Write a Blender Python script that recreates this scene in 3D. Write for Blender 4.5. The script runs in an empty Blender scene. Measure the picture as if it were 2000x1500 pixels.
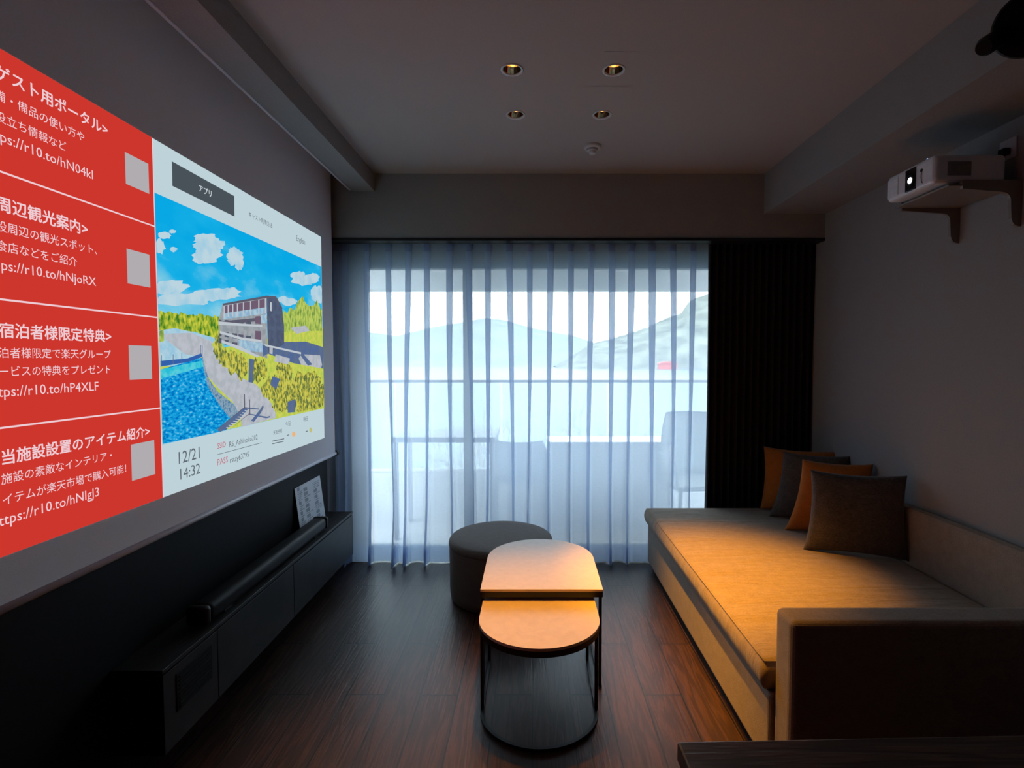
import bpy, bmesh, math, random
from mathutils import Vector, Matrix, noise as mnoise

random.seed(7)
R = math.radians
scn = bpy.context.scene
COL = scn.collection

# ------------------------------------------------------------------ camera, world, exposure
CAM_H, FPX, CX, CY = 1.30, 1030.0, 1040.0, 750.0
PITCH = math.atan(45.0 / FPX)
cam_d = bpy.data.cameras.new('camera')
cam = bpy.data.objects.new('camera', cam_d)
COL.objects.link(cam)
cam.location = (0, 0, CAM_H)
cam.rotation_euler = (math.pi / 2 - PITCH, 0, 0)
cam_d.sensor_fit = 'HORIZONTAL'
cam_d.sensor_width = 36
cam_d.lens = FPX / 2000 * 36
cam_d.shift_x = -(CX - 1000) / 2000
cam_d.clip_start = 0.02
cam_d.clip_end = 5000
scn.camera = cam

SKY = 7.6
world = bpy.data.worlds.new('sky')
scn.world = world
world.use_nodes = True
wb = world.node_tree.nodes['Background']
wb.inputs['Color'].default_value = (0.84, 0.93, 1.0, 1)
wb.inputs['Strength'].default_value = SKY

vs = scn.view_settings
vs.view_transform = 'Standard'
vs.look = 'None'
vs.gamma = 1
vs.use_curve_mapping = False
vs.exposure = 0.0
try:
    scn.cycles.max_bounces = 10
    scn.cycles.diffuse_bounces = 5
    scn.cycles.transparent_max_bounces = 32
    scn.cycles.use_denoising = True
    scn.cycles.sample_clamp_indirect = 4
    scn.cycles.caustics_reflective = False
    scn.cycles.caustics_refractive = False
except Exception:
    pass

# daylight portal: lets the renderer find the window opening
pl = bpy.data.lights.new('window_daylight', 'AREA')
pl.shape = 'RECTANGLE'; pl.size = 4.6; pl.size_y = 1.75
pl.cycles.is_portal = True
plo = bpy.data.objects.new('window_daylight', pl)
plo.location = (0.2, 4.85, 1.1)
plo.rotation_euler = (-R(90), 0, 0)      # looks towards the room
COL.objects.link(plo)


# ------------------------------------------------------------------ helpers
def ray(x, y):
    u, v = (x - CX) / FPX, (CY - y) / FPX
    c, s = math.cos(PITCH), math.sin(PITCH)
    return Vector((u, c + v * s, -s + v * c))


def on_x(x, y, X):
    r = ray(x, y); t = X / r.x
    return Vector((X, r.y * t, CAM_H + r.z * t))


def on_y(x, y, Y):
    r = ray(x, y); t = Y / r.y
    return Vector((r.x * t, Y, CAM_H + r.z * t))


def tag(o, label=None, cat=None, group=None, kind=None):
    if label: o['label'] = label
    if cat: o['category'] = cat
    if group: o['group'] = group
    if kind: o['kind'] = kind
    return o


def thing(name, label, cat, loc=(0, 0, 0), rz=0, group=None):
    o = bpy.data.objects.new(name, None)
    COL.objects.link(o)
    o.location = loc
    o.rotation_euler = (0, 0, rz)
    o.empty_display_size = 0.1
    return tag(o, label, cat, group)


def root_of(o):
    while o.parent: o = o.parent
    return o


def obj(name, bm, mats, parent=None, label=None, smooth=False, world_co=True):
    """link bm as one mesh object; coordinates are given in the world unless world_co is False"""
    me = bpy.data.meshes.new(name)
    if parent is not None and world_co:
        bmesh.ops.translate(bm, verts=bm.verts, vec=-root_of(parent).location)
    bm.normal_update()
    bm.to_mesh(me); bm.free()
    if not isinstance(mats, (list, tuple)): mats = [mats]
    for m in mats: me.materials.append(m)
    if smooth:
        for p in me.polygons: p.use_smooth = True
    o = bpy.data.objects.new(name, me)
    COL.objects.link(o)
    if parent is not None: o.parent = parent
    if label: o['label'] = label
    return o


def single(name, bm, mats, label, cat, group=None, smooth=False):
    return tag(obj(name, bm, mats, None, None, smooth), label, cat, group)


def struct(name, bm, mats, parent=None, smooth=False):
    o = obj(name, bm, mats, parent, None, smooth)
    if parent is None: o['kind'] = 'structure'
    return o


def dup(root, loc, rz=None, label=None):
    r = root.copy(); COL.objects.link(r); r.location = loc
    if rz is not None: r.rotation_euler = (0, 0, rz)
    if label: r['label'] = label
    for ch in list(root.children):
        c = ch.copy(); COL.objects.link(c); c.parent = r
        for g in list(ch.children):
            d = g.copy(); COL.objects.link(d); d.parent = c
    return r


def NB(): return bmesh.new()


def box(bm, lo, hi, bev=0.0, seg=2):
    t = bmesh.new()
    bmesh.ops.create_cube(t, size=1)
    lo, hi = Vector(lo), Vector(hi)
    for v in t.verts:
        v.co = Vector([(lo[i] + hi[i]) / 2 + v.co[i] * (hi[i] - lo[i]) for i in range(3)])
    if bev > 0:
        bmesh.ops.bevel(t, geom=t.edges[:], offset=bev, segments=seg, profile=0.5, affect='EDGES')
    me = bpy.data.meshes.new('tmp'); t.to_mesh(me); t.free()
    bm.from_mesh(me); bpy.data.meshes.remove(me)
    return bm


def tube(bm, pts, rad, seg=8, caps=True):
    pts = [Vector(p) for p in pts]
    rads = rad if isinstance(rad, (list, tuple)) else [rad] * len(pts)
    rings = []
    up = None
    for i, p in enumerate(pts):
        if i == 0: d = pts[1] - p
        elif i == len(pts) - 1: d = p - pts[i - 1]
        else: d = pts[i + 1] - pts[i - 1]
        d.normalize()
        a = Vector((0, 0, 1)) if abs(d.z) < 0.9 else Vector((1, 0, 0))
        if up is not None and abs(up.dot(d)) < 0.95: a = up
        x = d.cross(a).normalized(); y = x.cross(d).normalized(); up = y
        rings.append([bm.verts.new(p + (x * math.cos(2 * math.pi * k / seg) + y * math.sin(2 * math.pi * k / seg)) * rads[i]) for k in range(seg)])
    for a, b in zip(rings, rings[1:]):
        for k in range(seg):
            bm.faces.new((a[k], a[(k + 1) % seg], b[(k + 1) % seg], b[k]))
    if caps:
        bm.faces.new(rings[0][::-1]); bm.faces.new(rings[-1])
    return bm


def lathe(bm, prof, center=(0, 0, 0), seg=48, axis='z', close_bottom=False, close_top=False):
    c = Vector(center); rings = []
    for r, z in prof:
        ring = []
        for k in range(seg):
            a = 2 * math.pi * k / seg
            if axis == 'z': co = Vector((r * math.cos(a), r * math.sin(a), z))
            elif axis == 'x': co = Vector((z, r * math.cos(a), r * math.sin(a)))
            else: co = Vector((r * math.cos(a), z, r * math.sin(a)))
            ring.append(bm.verts.new(c + co))
        rings.append(ring)
    for a, b in zip(rings, rings[1:]):
        for k in range(seg):
            bm.faces.new((a[k], a[(k + 1) % seg], b[(k + 1) % seg], b[k]))
    if close_bottom: bm.faces.new(rings[0][::-1])
    if close_top: bm.faces.new(rings[-1])
    return bm


def prism(bm, outline, z0, z1, mi=0):
    """vertical prism over a list of (x, y)"""
    a = [bm.verts.new((x, y, z0)) for x, y in outline]
    b = [bm.verts.new((x, y, z1)) for x, y in outline]
    n = len(a)
    fs = [bm.faces.new(a[::-1]), bm.faces.new(b)]
    for k in range(n): fs.append(bm.faces.new((a[k], a[(k + 1) % n], b[(k + 1) % n], b[k])))
    for f in fs: f.material_index = mi
    return bm


def extrude_profile_y(bm, prof, y0, y1):
    """profile in (x, z) swept along y"""
    a = [bm.verts.new((x, y0, z)) for x, z in prof]
    b = [bm.verts.new((x, y1, z)) for x, z in prof]
    n = len(a)
    bm.faces.new(a); bm.faces.new(b[::-1])
    for k in range(n): bm.faces.new((a[k], b[k], b[(k + 1) % n], a[(k + 1) % n]))
    bmesh.ops.recalc_face_normals(bm, faces=bm.faces[:])
    return bm


# ------------------------------------------------------------------ materials
def srgb(r, g, b):
    def f(c):
        c /= 255.0
        return c / 12.92 if c <= 0.04045 else ((c + 0.055) / 1.055) ** 2.4
    return (f(r), f(g), f(b), 1)


def mat(name, col, rough=0.6, metal=0.0, spec=0.5, nscale=60, var=0.12, bump=0.0, stretch=(1, 1, 1), detail=4):
    m = bpy.data.materials.new(name); m.use_nodes = True
    nt = m.node_tree; b = nt.nodes['Principled BSDF']
    b.inputs['Roughness'].default_value = rough
    b.inputs['Metallic'].default_value = metal
    b.inputs['Specular IOR Level'].default_value = spec
    tc = nt.nodes.new('ShaderNodeTexCoord')
    mp = nt.nodes.new('ShaderNodeMapping'); mp.inputs['Scale'].default_value = stretch
    nt.links.new(tc.outputs['Object'], mp.inputs['Vector'])
    nz = nt.nodes.new('ShaderNodeTexNoise'); nz.inputs['Scale'].default_value = nscale; nz.inputs['Detail'].default_value = detail
    nt.links.new(mp.outputs['Vector'], nz.inputs['Vector'])
    cr = nt.nodes.new('ShaderNodeValToRGB')
    c = Vector(col[:3])
    cr.color_ramp.elements[0].position = 0.3; cr.color_ramp.elements[1].position = 0.7
    cr.color_ramp.elements[0].color = (*(c * (1 - var)), 1)
    cr.color_ramp.elements[1].color = (*(c * (1 + var)), 1)
    nt.links.new(nz.outputs['Fac'], cr.inputs['Fac'])
    nt.links.new(cr.outputs['Color'], b.inputs['Base Color'])
    if bump > 0:
        bp = nt.nodes.new('ShaderNodeBump'); bp.inputs['Strength'].default_value = bump; bp.inputs['Distance'].default_value = 0.004
        nt.links.new(nz.outputs['Fac'], bp.inputs['Height'])
        nt.links.new(bp.outputs['Normal'], b.inputs['Normal'])
    return m


def emit(name, col, strength=1.0, col2=None, nscale=20, stretch=(1, 1, 1), lo=0.4, hi=0.6, detail=4):
    m = bpy.data.materials.new(name); m.use_nodes = True
    nt = m.node_tree
    for n in list(nt.nodes): nt.nodes.remove(n)
    out = nt.nodes.new('ShaderNodeOutputMaterial'); e = nt.nodes.new('ShaderNodeEmission')
    e.inputs['Strength'].default_value = strength
    e.inputs['Color'].default_value = col
    nt.links.new(e.outputs[0], out.inputs[0])
    if col2 is not None:
        tc = nt.nodes.new('ShaderNodeTexCoord'); mp = nt.nodes.new('ShaderNodeMapping')
        mp.inputs['Scale'].default_value = stretch
        nz = nt.nodes.new('ShaderNodeTexNoise'); nz.inputs['Scale'].default_value = nscale; nz.inputs['Detail'].default_value = detail
        cr = nt.nodes.new('ShaderNodeValToRGB')
        cols = [col] + (list(col2) if isinstance(col2, list) else [col2])
        el = cr.color_ramp.elements
        el[0].position = lo; el[0].color = cols[0]; el[1].position = hi; el[1].color = cols[-1]
        for i, c in enumerate(cols[1:-1], 1):
            n = el.new(lo + (hi - lo) * i / (len(cols) - 1)); n.color = c
        nt.links.new(tc.outputs['Object'], mp.inputs['Vector']); nt.links.new(mp.outputs[0], nz.inputs['Vector'])
        nt.links.new(nz.outputs['Fac'], cr.inputs['Fac']); nt.links.new(cr.outputs['Color'], e.inputs['Color'])
    return m


def weave(name, col, rough=0.9, scale=420, var=0.25, bump=0.25, wrinkle=0.0):
    """woven cloth: two crossed wave patterns plus noise"""
    m = mat(name, col, rough, 0, 0.2, nscale=30, var=var * 0.4)
    nt = m.node_tree; b = nt.nodes['Principled BSDF']
    b.inputs['Sheen Weight'].default_value = 0.15
    tc = nt.nodes.new('ShaderNodeTexCoord')
    n1 = nt.nodes.new('ShaderNodeTexNoise'); n1.inputs['Scale'].default_value = scale; n1.inputs['Detail'].default_value = 2
    mp1 = nt.nodes.new('ShaderNodeMapping'); mp1.inputs['Scale'].default_value = (0.35, 1, 1)
    nt.links.new(tc.outputs['Object'], mp1.inputs['Vector']); nt.links.new(mp1.outputs[0], n1.inputs['Vector'])
    old = b.inputs['Base Color'].links[0].from_socket
    mx = nt.nodes.new('ShaderNodeMixRGB'); mx.blend_type = 'OVERLAY'; mx.inputs[0].default_value = min(1, var * 2)
    nt.links.new(old, mx.inputs[1]); nt.links.new(n1.outputs['Color'], mx.inputs[2])
    bw = nt.nodes.new('ShaderNodeRGBToBW'); nt.links.new(n1.outputs['Fac'], mx.inputs[2])
    nt.links.new(mx.outputs[0], b.inputs['Base Color'])
    bp = nt.nodes.new('ShaderNodeBump'); bp.inputs['Strength'].default_value = bump; bp.inputs['Distance'].default_value = 0.002
    nt.links.new(n1.outputs['Fac'], bp.inputs['Height'])
    if wrinkle > 0:
        n2 = nt.nodes.new('ShaderNodeTexNoise'); n2.inputs['Scale'].default_value = 3.2; n2.inputs['Detail'].default_value = 3; n2.inputs['Distortion'].default_value = 0.6
        mp2 = nt.nodes.new('ShaderNodeMapping'); mp2.inputs['Scale'].default_value = (1.0, 4.5, 1); mp2.inputs['Rotation'].default_value = (0, 0, R(-14))
        nt.links.new(tc.outputs['Object'], mp2.inputs['Vector']); nt.links.new(mp2.outputs[0], n2.inputs['Vector'])
        bp2 = nt.nodes.new('ShaderNodeBump'); bp2.inputs['Strength'].default_value = wrinkle; bp2.inputs['Distance'].default_value = 0.03
        nt.links.new(n2.outputs['Fac'], bp2.inputs['Height']); nt.links.new(bp2.outputs[0], bp.inputs['Normal'])
    nt.links.new(bp.outputs[0], b.inputs['Normal'])
    return m


def planks(name, c1, c2, width=0.145, length=1.0, rough=0.38, seam=0.003, along='y'):
    m = bpy.data.materials.new(name); m.use_nodes = True
    nt = m.node_tree; b = nt.nodes['Principled BSDF']; N = nt.nodes.new; L = nt.links.new
    tc = N('ShaderNodeTexCoord'); mp = N('ShaderNodeMapping')
    mp.inputs['Rotation'].default_value = (0, 0, R(90) if along == 'y' else 0)
    L(tc.outputs['Object'], mp.inputs['Vector'])
    br = N('ShaderNodeTexBrick')
    br.inputs['Scale'].default_value = 1; br.inputs['Brick Width'].default_value = length; br.inputs['Row Height'].default_value = width
    br.inputs['Mortar Size'].default_value = seam; br.inputs['Mortar Smooth'].default_value = 0.1; br.inputs['Bias'].default_value = 0
    br.offset = 0.37; br.inputs['Color1'].default_value = (0, 0, 0, 1); br.inputs['Color2'].default_value = (1, 1, 1, 1)
    br.inputs['Mortar'].default_value = (0.5, 0.5, 0.5, 1)
    L(mp.outputs[0], br.inputs['Vector'])
    # grain: wave rings distorted, long along the plank, shifted per plank
    mg = N('ShaderNodeMapping'); mg.inputs['Scale'].default_value = (1.2, 14, 1)
    L(mp.outputs[0], mg.inputs['Vector'])
    add = N('ShaderNodeVectorMath'); add.operation = 'ADD'
    L(mg.outputs[0], add.inputs[0])
    sc = N('ShaderNodeVectorMath'); sc.operation = 'SCALE'; sc.inputs['Scale'].default_value = 17
    L(br.outputs['Color'], sc.inputs[0]); L(sc.outputs[0], add.inputs[1])
    nz = N('ShaderNodeTexNoise'); nz.inputs['Scale'].default_value = 1.6; nz.inputs['Detail'].default_value = 3; nz.inputs['Distortion'].default_value = 0.3
    L(add.outputs[0], nz.inputs['Vector'])
    mul = N('ShaderNodeMath'); mul.operation = 'MULTIPLY'; mul.inputs[1].default_value = 34
    L(nz.outputs['Fac'], mul.inputs[0])
    sn = N('ShaderNodeMath'); sn.operation = 'SINE'; L(mul.outputs[0], sn.inputs[0])
    mr = N('ShaderNodeMapRange'); mr.inputs['From Min'].default_value = -1; L(sn.outputs[0], mr.inputs['Value'])
    fine = N('ShaderNodeTexNoise'); fine.inputs['Scale'].default_value = 22; fine.inputs['Detail'].default_value = 5
    mf = N('ShaderNodeMapping'); mf.inputs['Scale'].default_value = (1, 9, 1); L(mp.outputs[0], mf.inputs['Vector']); L(mf.outputs[0], fine.inputs['Vector'])
    gm = N('ShaderNodeMath'); gm.operation = 'MULTIPLY'; L(mr.outputs[0], gm.inputs[0]); L(fine.outputs['Fac'], gm.inputs[1])
    cr = N('ShaderNodeValToRGB'); cr.color_ramp.elements[0].color = c1; cr.color_ramp.elements[1].color = c2
    cr.color_ramp.elements[0].position = 0.05; cr.color_ramp.elements[1].position = 0.6
    L(gm.outputs[0], cr.inputs['Fac'])
    pv = N('ShaderNodeMixRGB'); pv.blend_type = 'MULTIPLY'; pv.inputs[0].default_value = 1
    tone = N('ShaderNodeMapRange'); tone.inputs['To Min'].default_value = 0.78; tone.inputs['To Max'].default_value = 1.12
    L(br.outputs['Color'], tone.inputs['Value'])
    L(cr.outputs[0], pv.inputs[1]); L(tone.outputs[0], pv.inputs[2])
    sm = N('ShaderNodeMixRGB'); sm.inputs[2].default_value = (0.004, 0.003, 0.003, 1)
    L(br.outputs['Fac'], sm.inputs[0]); L(pv.outputs[0], sm.inputs[1]); L(sm.outputs[0], b.inputs['Base Color'])
    hs = N('ShaderNodeMath'); hs.operation = 'SUBTRACT'; L(gm.outputs[0], hs.inputs[0]); L(br.outputs['Fac'], hs.inputs[1])
    bp = N('ShaderNodeBump'); bp.inputs['Strength'].default_value = 0.35; bp.inputs['Distance'].default_value = 0.0015
    L(hs.outputs[0], bp.inputs['Height']); L(bp.outputs[0], b.inputs['Normal'])
    b.inputs['Roughness'].default_value = rough
    b.inputs['Specular IOR Level'].default_value = 0.45
    return m


def sheer_mat(name, opac, tint):
    m = bpy.data.materials.new(name); m.use_nodes = True
    nt = m.node_tree; N = nt.nodes.new; L = nt.links.new
    for n in list(nt.nodes): nt.nodes.remove(n)
    out = N('ShaderNodeOutputMaterial')
    tr = N('ShaderNodeBsdfTransparent'); tr.inputs['Color'].default_value = (1, 1, 1, 1)
    tl = N('ShaderNodeBsdfTranslucent'); tl.inputs['Color'].default_value = tint
    df = N('ShaderNodeBsdfDiffuse'); df.inputs['Color'].default_value = tint
    mx = N('ShaderNodeMixShader'); mx.inputs[0].default_value = 0.35
    L(tl.outputs[0], mx.inputs[1]); L(df.outputs[0], mx.inputs[2])
    tc = N('ShaderNodeTexCoord'); mp = N('ShaderNodeMapping'); mp.inputs['Scale'].default_value = (60, 60, 600)
    nz = N('ShaderNodeTexNoise'); nz.inputs['Scale'].default_value = 1
    L(tc.outputs['Object'], mp.inputs[0]); L(mp.outputs[0], nz.inputs['Vector'])
    mr = N('ShaderNodeMapRange'); mr.inputs['To Min'].default_value = opac - 0.07; mr.inputs['To Max'].default_value = opac + 0.07
    L(nz.outputs['Fac'], mr.inputs['Value'])
    m2 = N('ShaderNodeMixShader'); L(mr.outputs[0], m2.inputs[0]); L(tr.outputs[0], m2.inputs[1]); L(mx.outputs[0], m2.inputs[2])
    L(m2.outputs[0], out.inputs[0])
    return m


def glass_mat(name, tint=(0.94, 0.97, 0.97, 1)):
    m = bpy.data.materials.new(name); m.use_nodes = True
    nt = m.node_tree; N = nt.nodes.new; L = nt.links.new
    for n in list(nt.nodes): nt.nodes.remove(n)
    out = N('ShaderNodeOutputMaterial')
    tr = N('ShaderNodeBsdfTransparent'); tr.inputs[0].default_value = tint
    gl = N('ShaderNodeBsdfGlossy'); gl.inputs['Roughness'].default_value = 0.02
    fr = N('ShaderNodeFresnel'); fr.inputs[0].default_value = 1.35
    mx = N('ShaderNodeMixShader'); L(fr.outputs[0], mx.inputs[0]); L(tr.outputs[0], mx.inputs[1]); L(gl.outputs[0], mx.inputs[2])
    L(mx.outputs[0], out.inputs[0])
    return m


M = {}
M['wall'] = mat('wallpaper_grey', (0.32, 0.315, 0.305, 1), 0.92, nscale=260, var=0.10, bump=0.35, stretch=(1, 1, 2.2), spec=0.2)
M['ceil'] = mat('ceiling_paper', (0.47, 0.43, 0.405, 1), 0.92, nscale=240, var=0.08, bump=0.3, stretch=(1, 2.2, 1), spec=0.2)
M['panel'] = mat('black_wall_panel', (0.006, 0.006, 0.0075, 1), 0.6, nscale=40, var=0.2, spec=0.15)
M['floor'] = planks('floor_planks', (0.030, 0.014, 0.009, 1), (0.062, 0.029, 0.019, 1))
M['oak_dark'] = planks('dark_oak_veneer', (0.008, 0.006, 0.005, 1), (0.024, 0.017, 0.015, 1), width=0.6, length=3.0, rough=0.5, seam=0.0)
M['table_wood'] = planks('walnut_table', (0.030, 0.013, 0.007, 1), (0.085, 0.040, 0.022, 1), width=0.12, length=2.4, rough=0.45, seam=0.0, along='x')
M['black'] = mat('black_metal', (0.010, 0.010, 0.011, 1), 0.45, nscale=80, var=0.15, spec=0.4)
M['blackplastic'] = mat('black_plastic', (0.010, 0.010, 0.011, 1), 0.5, nscale=80, var=0.15, spec=0.2)
M['screen'] = mat('screen_fabric', (0.84, 0.82, 0.84, 1), 0.95, nscale=300, var=0.04, bump=0.08, spec=0.1)
M['bar'] = mat('painted_bar', (0.66, 0.62, 0.68, 1), 0.35, nscale=50, var=0.04)
M['sofa'] = weave('greige_upholstery', (0.29, 0.235, 0.185, 1), 0.95, 380, 0.22, 0.3)
M['mattress'] = weave('greige_mattress_cover', (0.31, 0.24, 0.175, 1), 0.95, 380, 0.2, 0.2, wrinkle=0.35)
M['cush_grey'] = weave('charcoal_cushion', (0.085, 0.072, 0.064, 1), 0.95, 260, 0.4, 0.5)
M['cush_orange'] = weave('orange_cushion', (0.42, 0.125, 0.016, 1), 0.95, 320, 0.2, 0.3)
M['ottoman'] = weave('charcoal_ottoman', (0.135, 0.112, 0.098, 1), 0.8, 420, 0.2, 0.2)
M['tabletop'] = mat('sand_laminate', (0.64, 0.51, 0.43, 1), 0.40, nscale=35, var=0.05, bump=0.02, spec=0.5)
M['white_plastic'] = mat('white_plastic', (0.62, 0.62, 0.62, 1), 0.4, nscale=40, var=0.03)
M['proj'] = mat('projector_shell', (0.80, 0.82, 0.85, 1), 0.35, nscale=40, var=0.03)
M['vent'] = mat('projector_grille', (0.22, 0.22, 0.23, 1), 0.5, nscale=200, var=0.2)
M['bracket'] = mat('bracket_paint', (0.24, 0.21, 0.185, 1), 0.45, nscale=40, var=0.04)
M['chrome'] = mat('copper_reflector', (0.55, 0.42, 0.30, 1), 0.12, 1.0, nscale=30, var=0.02)
M['ring'] = mat('downlight_ring', (0.75, 0.75, 0.75, 1), 0.3, nscale=30, var=0.02)
M['sheer'] = sheer_mat('sheer_voile', 0.67, (0.70, 0.815, 1.0, 1))
M['sheer2'] = sheer_mat('sheer_voile_doubled', 0.70, (0.60, 0.68, 0.86, 1))
M['blackout'] = weave('blackout_cloth', (0.010, 0.010, 0.012, 1), 0.9, 500, 0.25, 0.2)
M['alu'] = mat('window_aluminium', (0.16, 0.17, 0.18, 1), 0.4, 0.3, nscale=40, var=0.05)
M['glass'] = glass_mat('window_glass')
M['rail_glass'] = glass_mat('balustrade_glass', (0.88, 0.93, 0.94, 1))
M['concrete'] = mat('balcony_render', (0.62, 0.64, 0.65, 1), 0.9, nscale=30, var=0.06, bump=0.1)
M['deck'] = mat('balcony_tile', (0.60, 0.60, 0.60, 1), 0.7, nscale=20, var=0.08)
M['outdoor_grey'] = mat('outdoor_grey_resin', (0.36, 0.38, 0.42, 1), 0.6, nscale=40, var=0.08)
M['outdoor_white'] = mat('outdoor_white_metal', (0.85, 0.85, 0.83, 1), 0.5, nscale=30, var=0.03)
M['gloss_white'] = mat('glossy_white_cover', (0.90, 0.90, 0.90, 1), 0.22, 0.7, nscale=20, var=0.02)
M['rattan'] = mat('rattan_weave', (0.36, 0.39, 0.38, 1), 0.8, nscale=90, var=0.4, bump=0.5)
M['paper'] = mat('printed_paper', (0.86, 0.88, 0.90, 1), 0.6, nscale=25, var=0.03)
M['ink'] = mat('grey_print', (0.40, 0.43, 0.48, 1), 0.7, nscale=60, var=0.2)
M['hazed_forest'] = mat('haze_tinted_forest', (0.27, 0.32, 0.36, 1), 0.95, nscale=0.02, var=0.12, spec=0.0)  # pale blue of the distance haze is put into this forest colour
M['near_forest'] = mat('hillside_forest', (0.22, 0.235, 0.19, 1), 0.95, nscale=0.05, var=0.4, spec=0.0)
M['lake'] = mat('lake_water', (0.08, 0.12, 0.14, 1), 0.35, nscale=0.9, var=0.2, bump=1.0, stretch=(0.35, 1, 1))
M['bark'] = mat('bare_bark', (0.34, 0.32, 0.30, 1), 0.9, nscale=10, var=0.2)
M['grass'] = mat('winter_grass', (0.18, 0.18, 0.11, 1), 0.95, nscale=2, var=0.3)
M['red_paint'] = mat('vermilion_paint', (0.75, 0.10, 0.06, 1), 0.6, nscale=5, var=0.05)
M['lamp'] = emit('warm_lamp', (1.0, 0.52, 0.10, 1), 2.2)
M['lens_light'] = emit('projector_beam', (0.95, 0.92, 1.0, 1), 3.0)
M['led'] = emit('blue_led', (0.3, 0.5, 1.0, 1), 1.5)
M['lens_glass'] = mat('lens_glass', (0.01, 0.01, 0.015, 1), 0.08, nscale=20, var=0.1)

# ------------------------------------------------------------------ the room
XL, XR = -1.275, 1.766
YB, YW = -1.3, 3.50            # unseen light-absorbing back wall, window wall inner face
ZC = 2.425
DL = [(-0.079, 2.090), (0.315, 2.092), (-0.077, 2.463), (0.318, 2.463)]    # downlight centres
HOLE = 0.036

bm = NB(); box(bm, (XL - 0.1, YB - 0.1, -0.08), (XR + 0.1, YW + 0.1, 0.0)); struct('floor', bm, M['floor'])
# ceiling with the four downlight openings
bm = NB()
xb = [XL - 0.1, DL[0][0] - 0.12, DL[0][0] + 0.12, DL[1][0] - 0.12, DL[1][0] + 0.12, XR + 0.1]
yb = [YB - 0.1, DL[0][1] - 0.12, DL[0][1] + 0.12, DL[2][1] - 0.12, DL[2][1] + 0.12, YW + 0.1]
for i in range(5):
    for j in range(5):
        x0, x1, y0, y1 = xb[i], xb[i + 1], yb[j], yb[j + 1]
        if i in (1, 3) and j in (1, 3):
            c = DL[(0 if i == 1 else 1) + (0 if j == 1 else 2)]
            n = 32; inn = []; outr = []; upr = []
            for k in range(n):
                a = 2 * math.pi * k / n; ca, sa = math.cos(a), math.sin(a)
                inn.append(bm.verts.new((c[0] + HOLE * ca, c[1] + HOLE * sa, ZC)))
                upr.append(bm.verts.new((c[0] + HOLE * ca, c[1] + HOLE * sa, ZC + 0.10)))
                s = 1 / max(abs(ca), abs(sa))
                px_, py_ = c[0] + 0.12 * ca * s, c[1] + 0.12 * sa * s
                px_ = x0 if abs(px_ - (c[0] - .12)) < 1e-5 else (x1 if abs(px_ - (c[0] + .12)) < 1e-5 else px_)
                outr.append(bm.verts.new((px_, py_, ZC)))
            for k in range(n):
                bm.faces.new((inn[k], inn[(k + 1) % n], outr[(k + 1) % n], outr[k]))
                bm.faces.new((inn[k], upr[k], upr[(k + 1) % n], inn[(k + 1) % n]))
            bm.faces.new(upr)
        else:
            bm.faces.new([bm.verts.new(p) for p in ((x0, y0, ZC), (x0, y1, ZC), (x1, y1, ZC), (x1, y0, ZC))])
# slab above so that no daylight comes through
box(bm, (XL - 0.1, YB - 0.1, ZC + 0.12), (XR + 0.1, YW + 0.1, ZC + 0.2))
struct('ceiling', bm, M['ceil'])

bm = NB(); box(bm, (XL - 0.1, YB - 0.1, 0), (XL, YW + 0.1, ZC + 0.12)); struct('wall_left', bm, M['wall'])
bm = NB(); box(bm, (XR, YB - 0.1, 0), (XR + 0.1, YW + 0.1, ZC + 0.12)); struct('wall_right', bm, M['wall'])
bm = NB(); box(bm, (XL, YB - 0.1, 0), (XR, YB, ZC + 0.12)); struct('wall_back_absorber', bm, M['panel'])  # unseen; set close behind the camera and black to soak up bounced light
WX0, WX1, WZ = -1.157, 1.70, 1.956
bm = NB()
box(bm, (XL, YW, 0), (WX0, YW + 0.1, ZC + 0.12)); box(bm, (WX1, YW, 0), (XR, YW + 0.1, ZC + 0.12))
box(bm, (WX0, YW, WZ), (WX1, YW + 0.1, ZC + 0.12)); struct('wall_window', bm, M['wall'])
# bulkhead above the curtains, the beam over the screen and the soffit on the right
bm = NB(); box(bm, (XL, 3.222, 2.040), (XR, 3.262, ZC)); struct('trim_1', bm, M['wall'])
bm = NB(); box(bm, (-1.082, YB, 2.320), (-0.949, 3.222, ZC)); struct('trim_2', bm, M['wall'])
bm = NB(); box(bm, (1.396, YB, 2.185), (XR, 3.222, ZC)); struct('trim_3', bm, M['wall'])
# slim metal edge along the beam, above the screen
bm = NB(); box(bm, (-1.094, YB, 2.316), (-1.082, 3.19, 2.334)); struct('trim_4', bm, M['bar'])
# black panelled wall behind the screen and cabinet
bm = NB(); box(bm, (XL, YB, 0), (-1.255, 3.20, 2.30)); struct('trim_5', bm, M['panel'])
# black curtain track under the bulkhead
bm = NB(); box(bm, (XL, 3.214, 2.024), (XR, 3.30, 2.042), 0.002); struct('trim_6', bm, M['black'])
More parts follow.
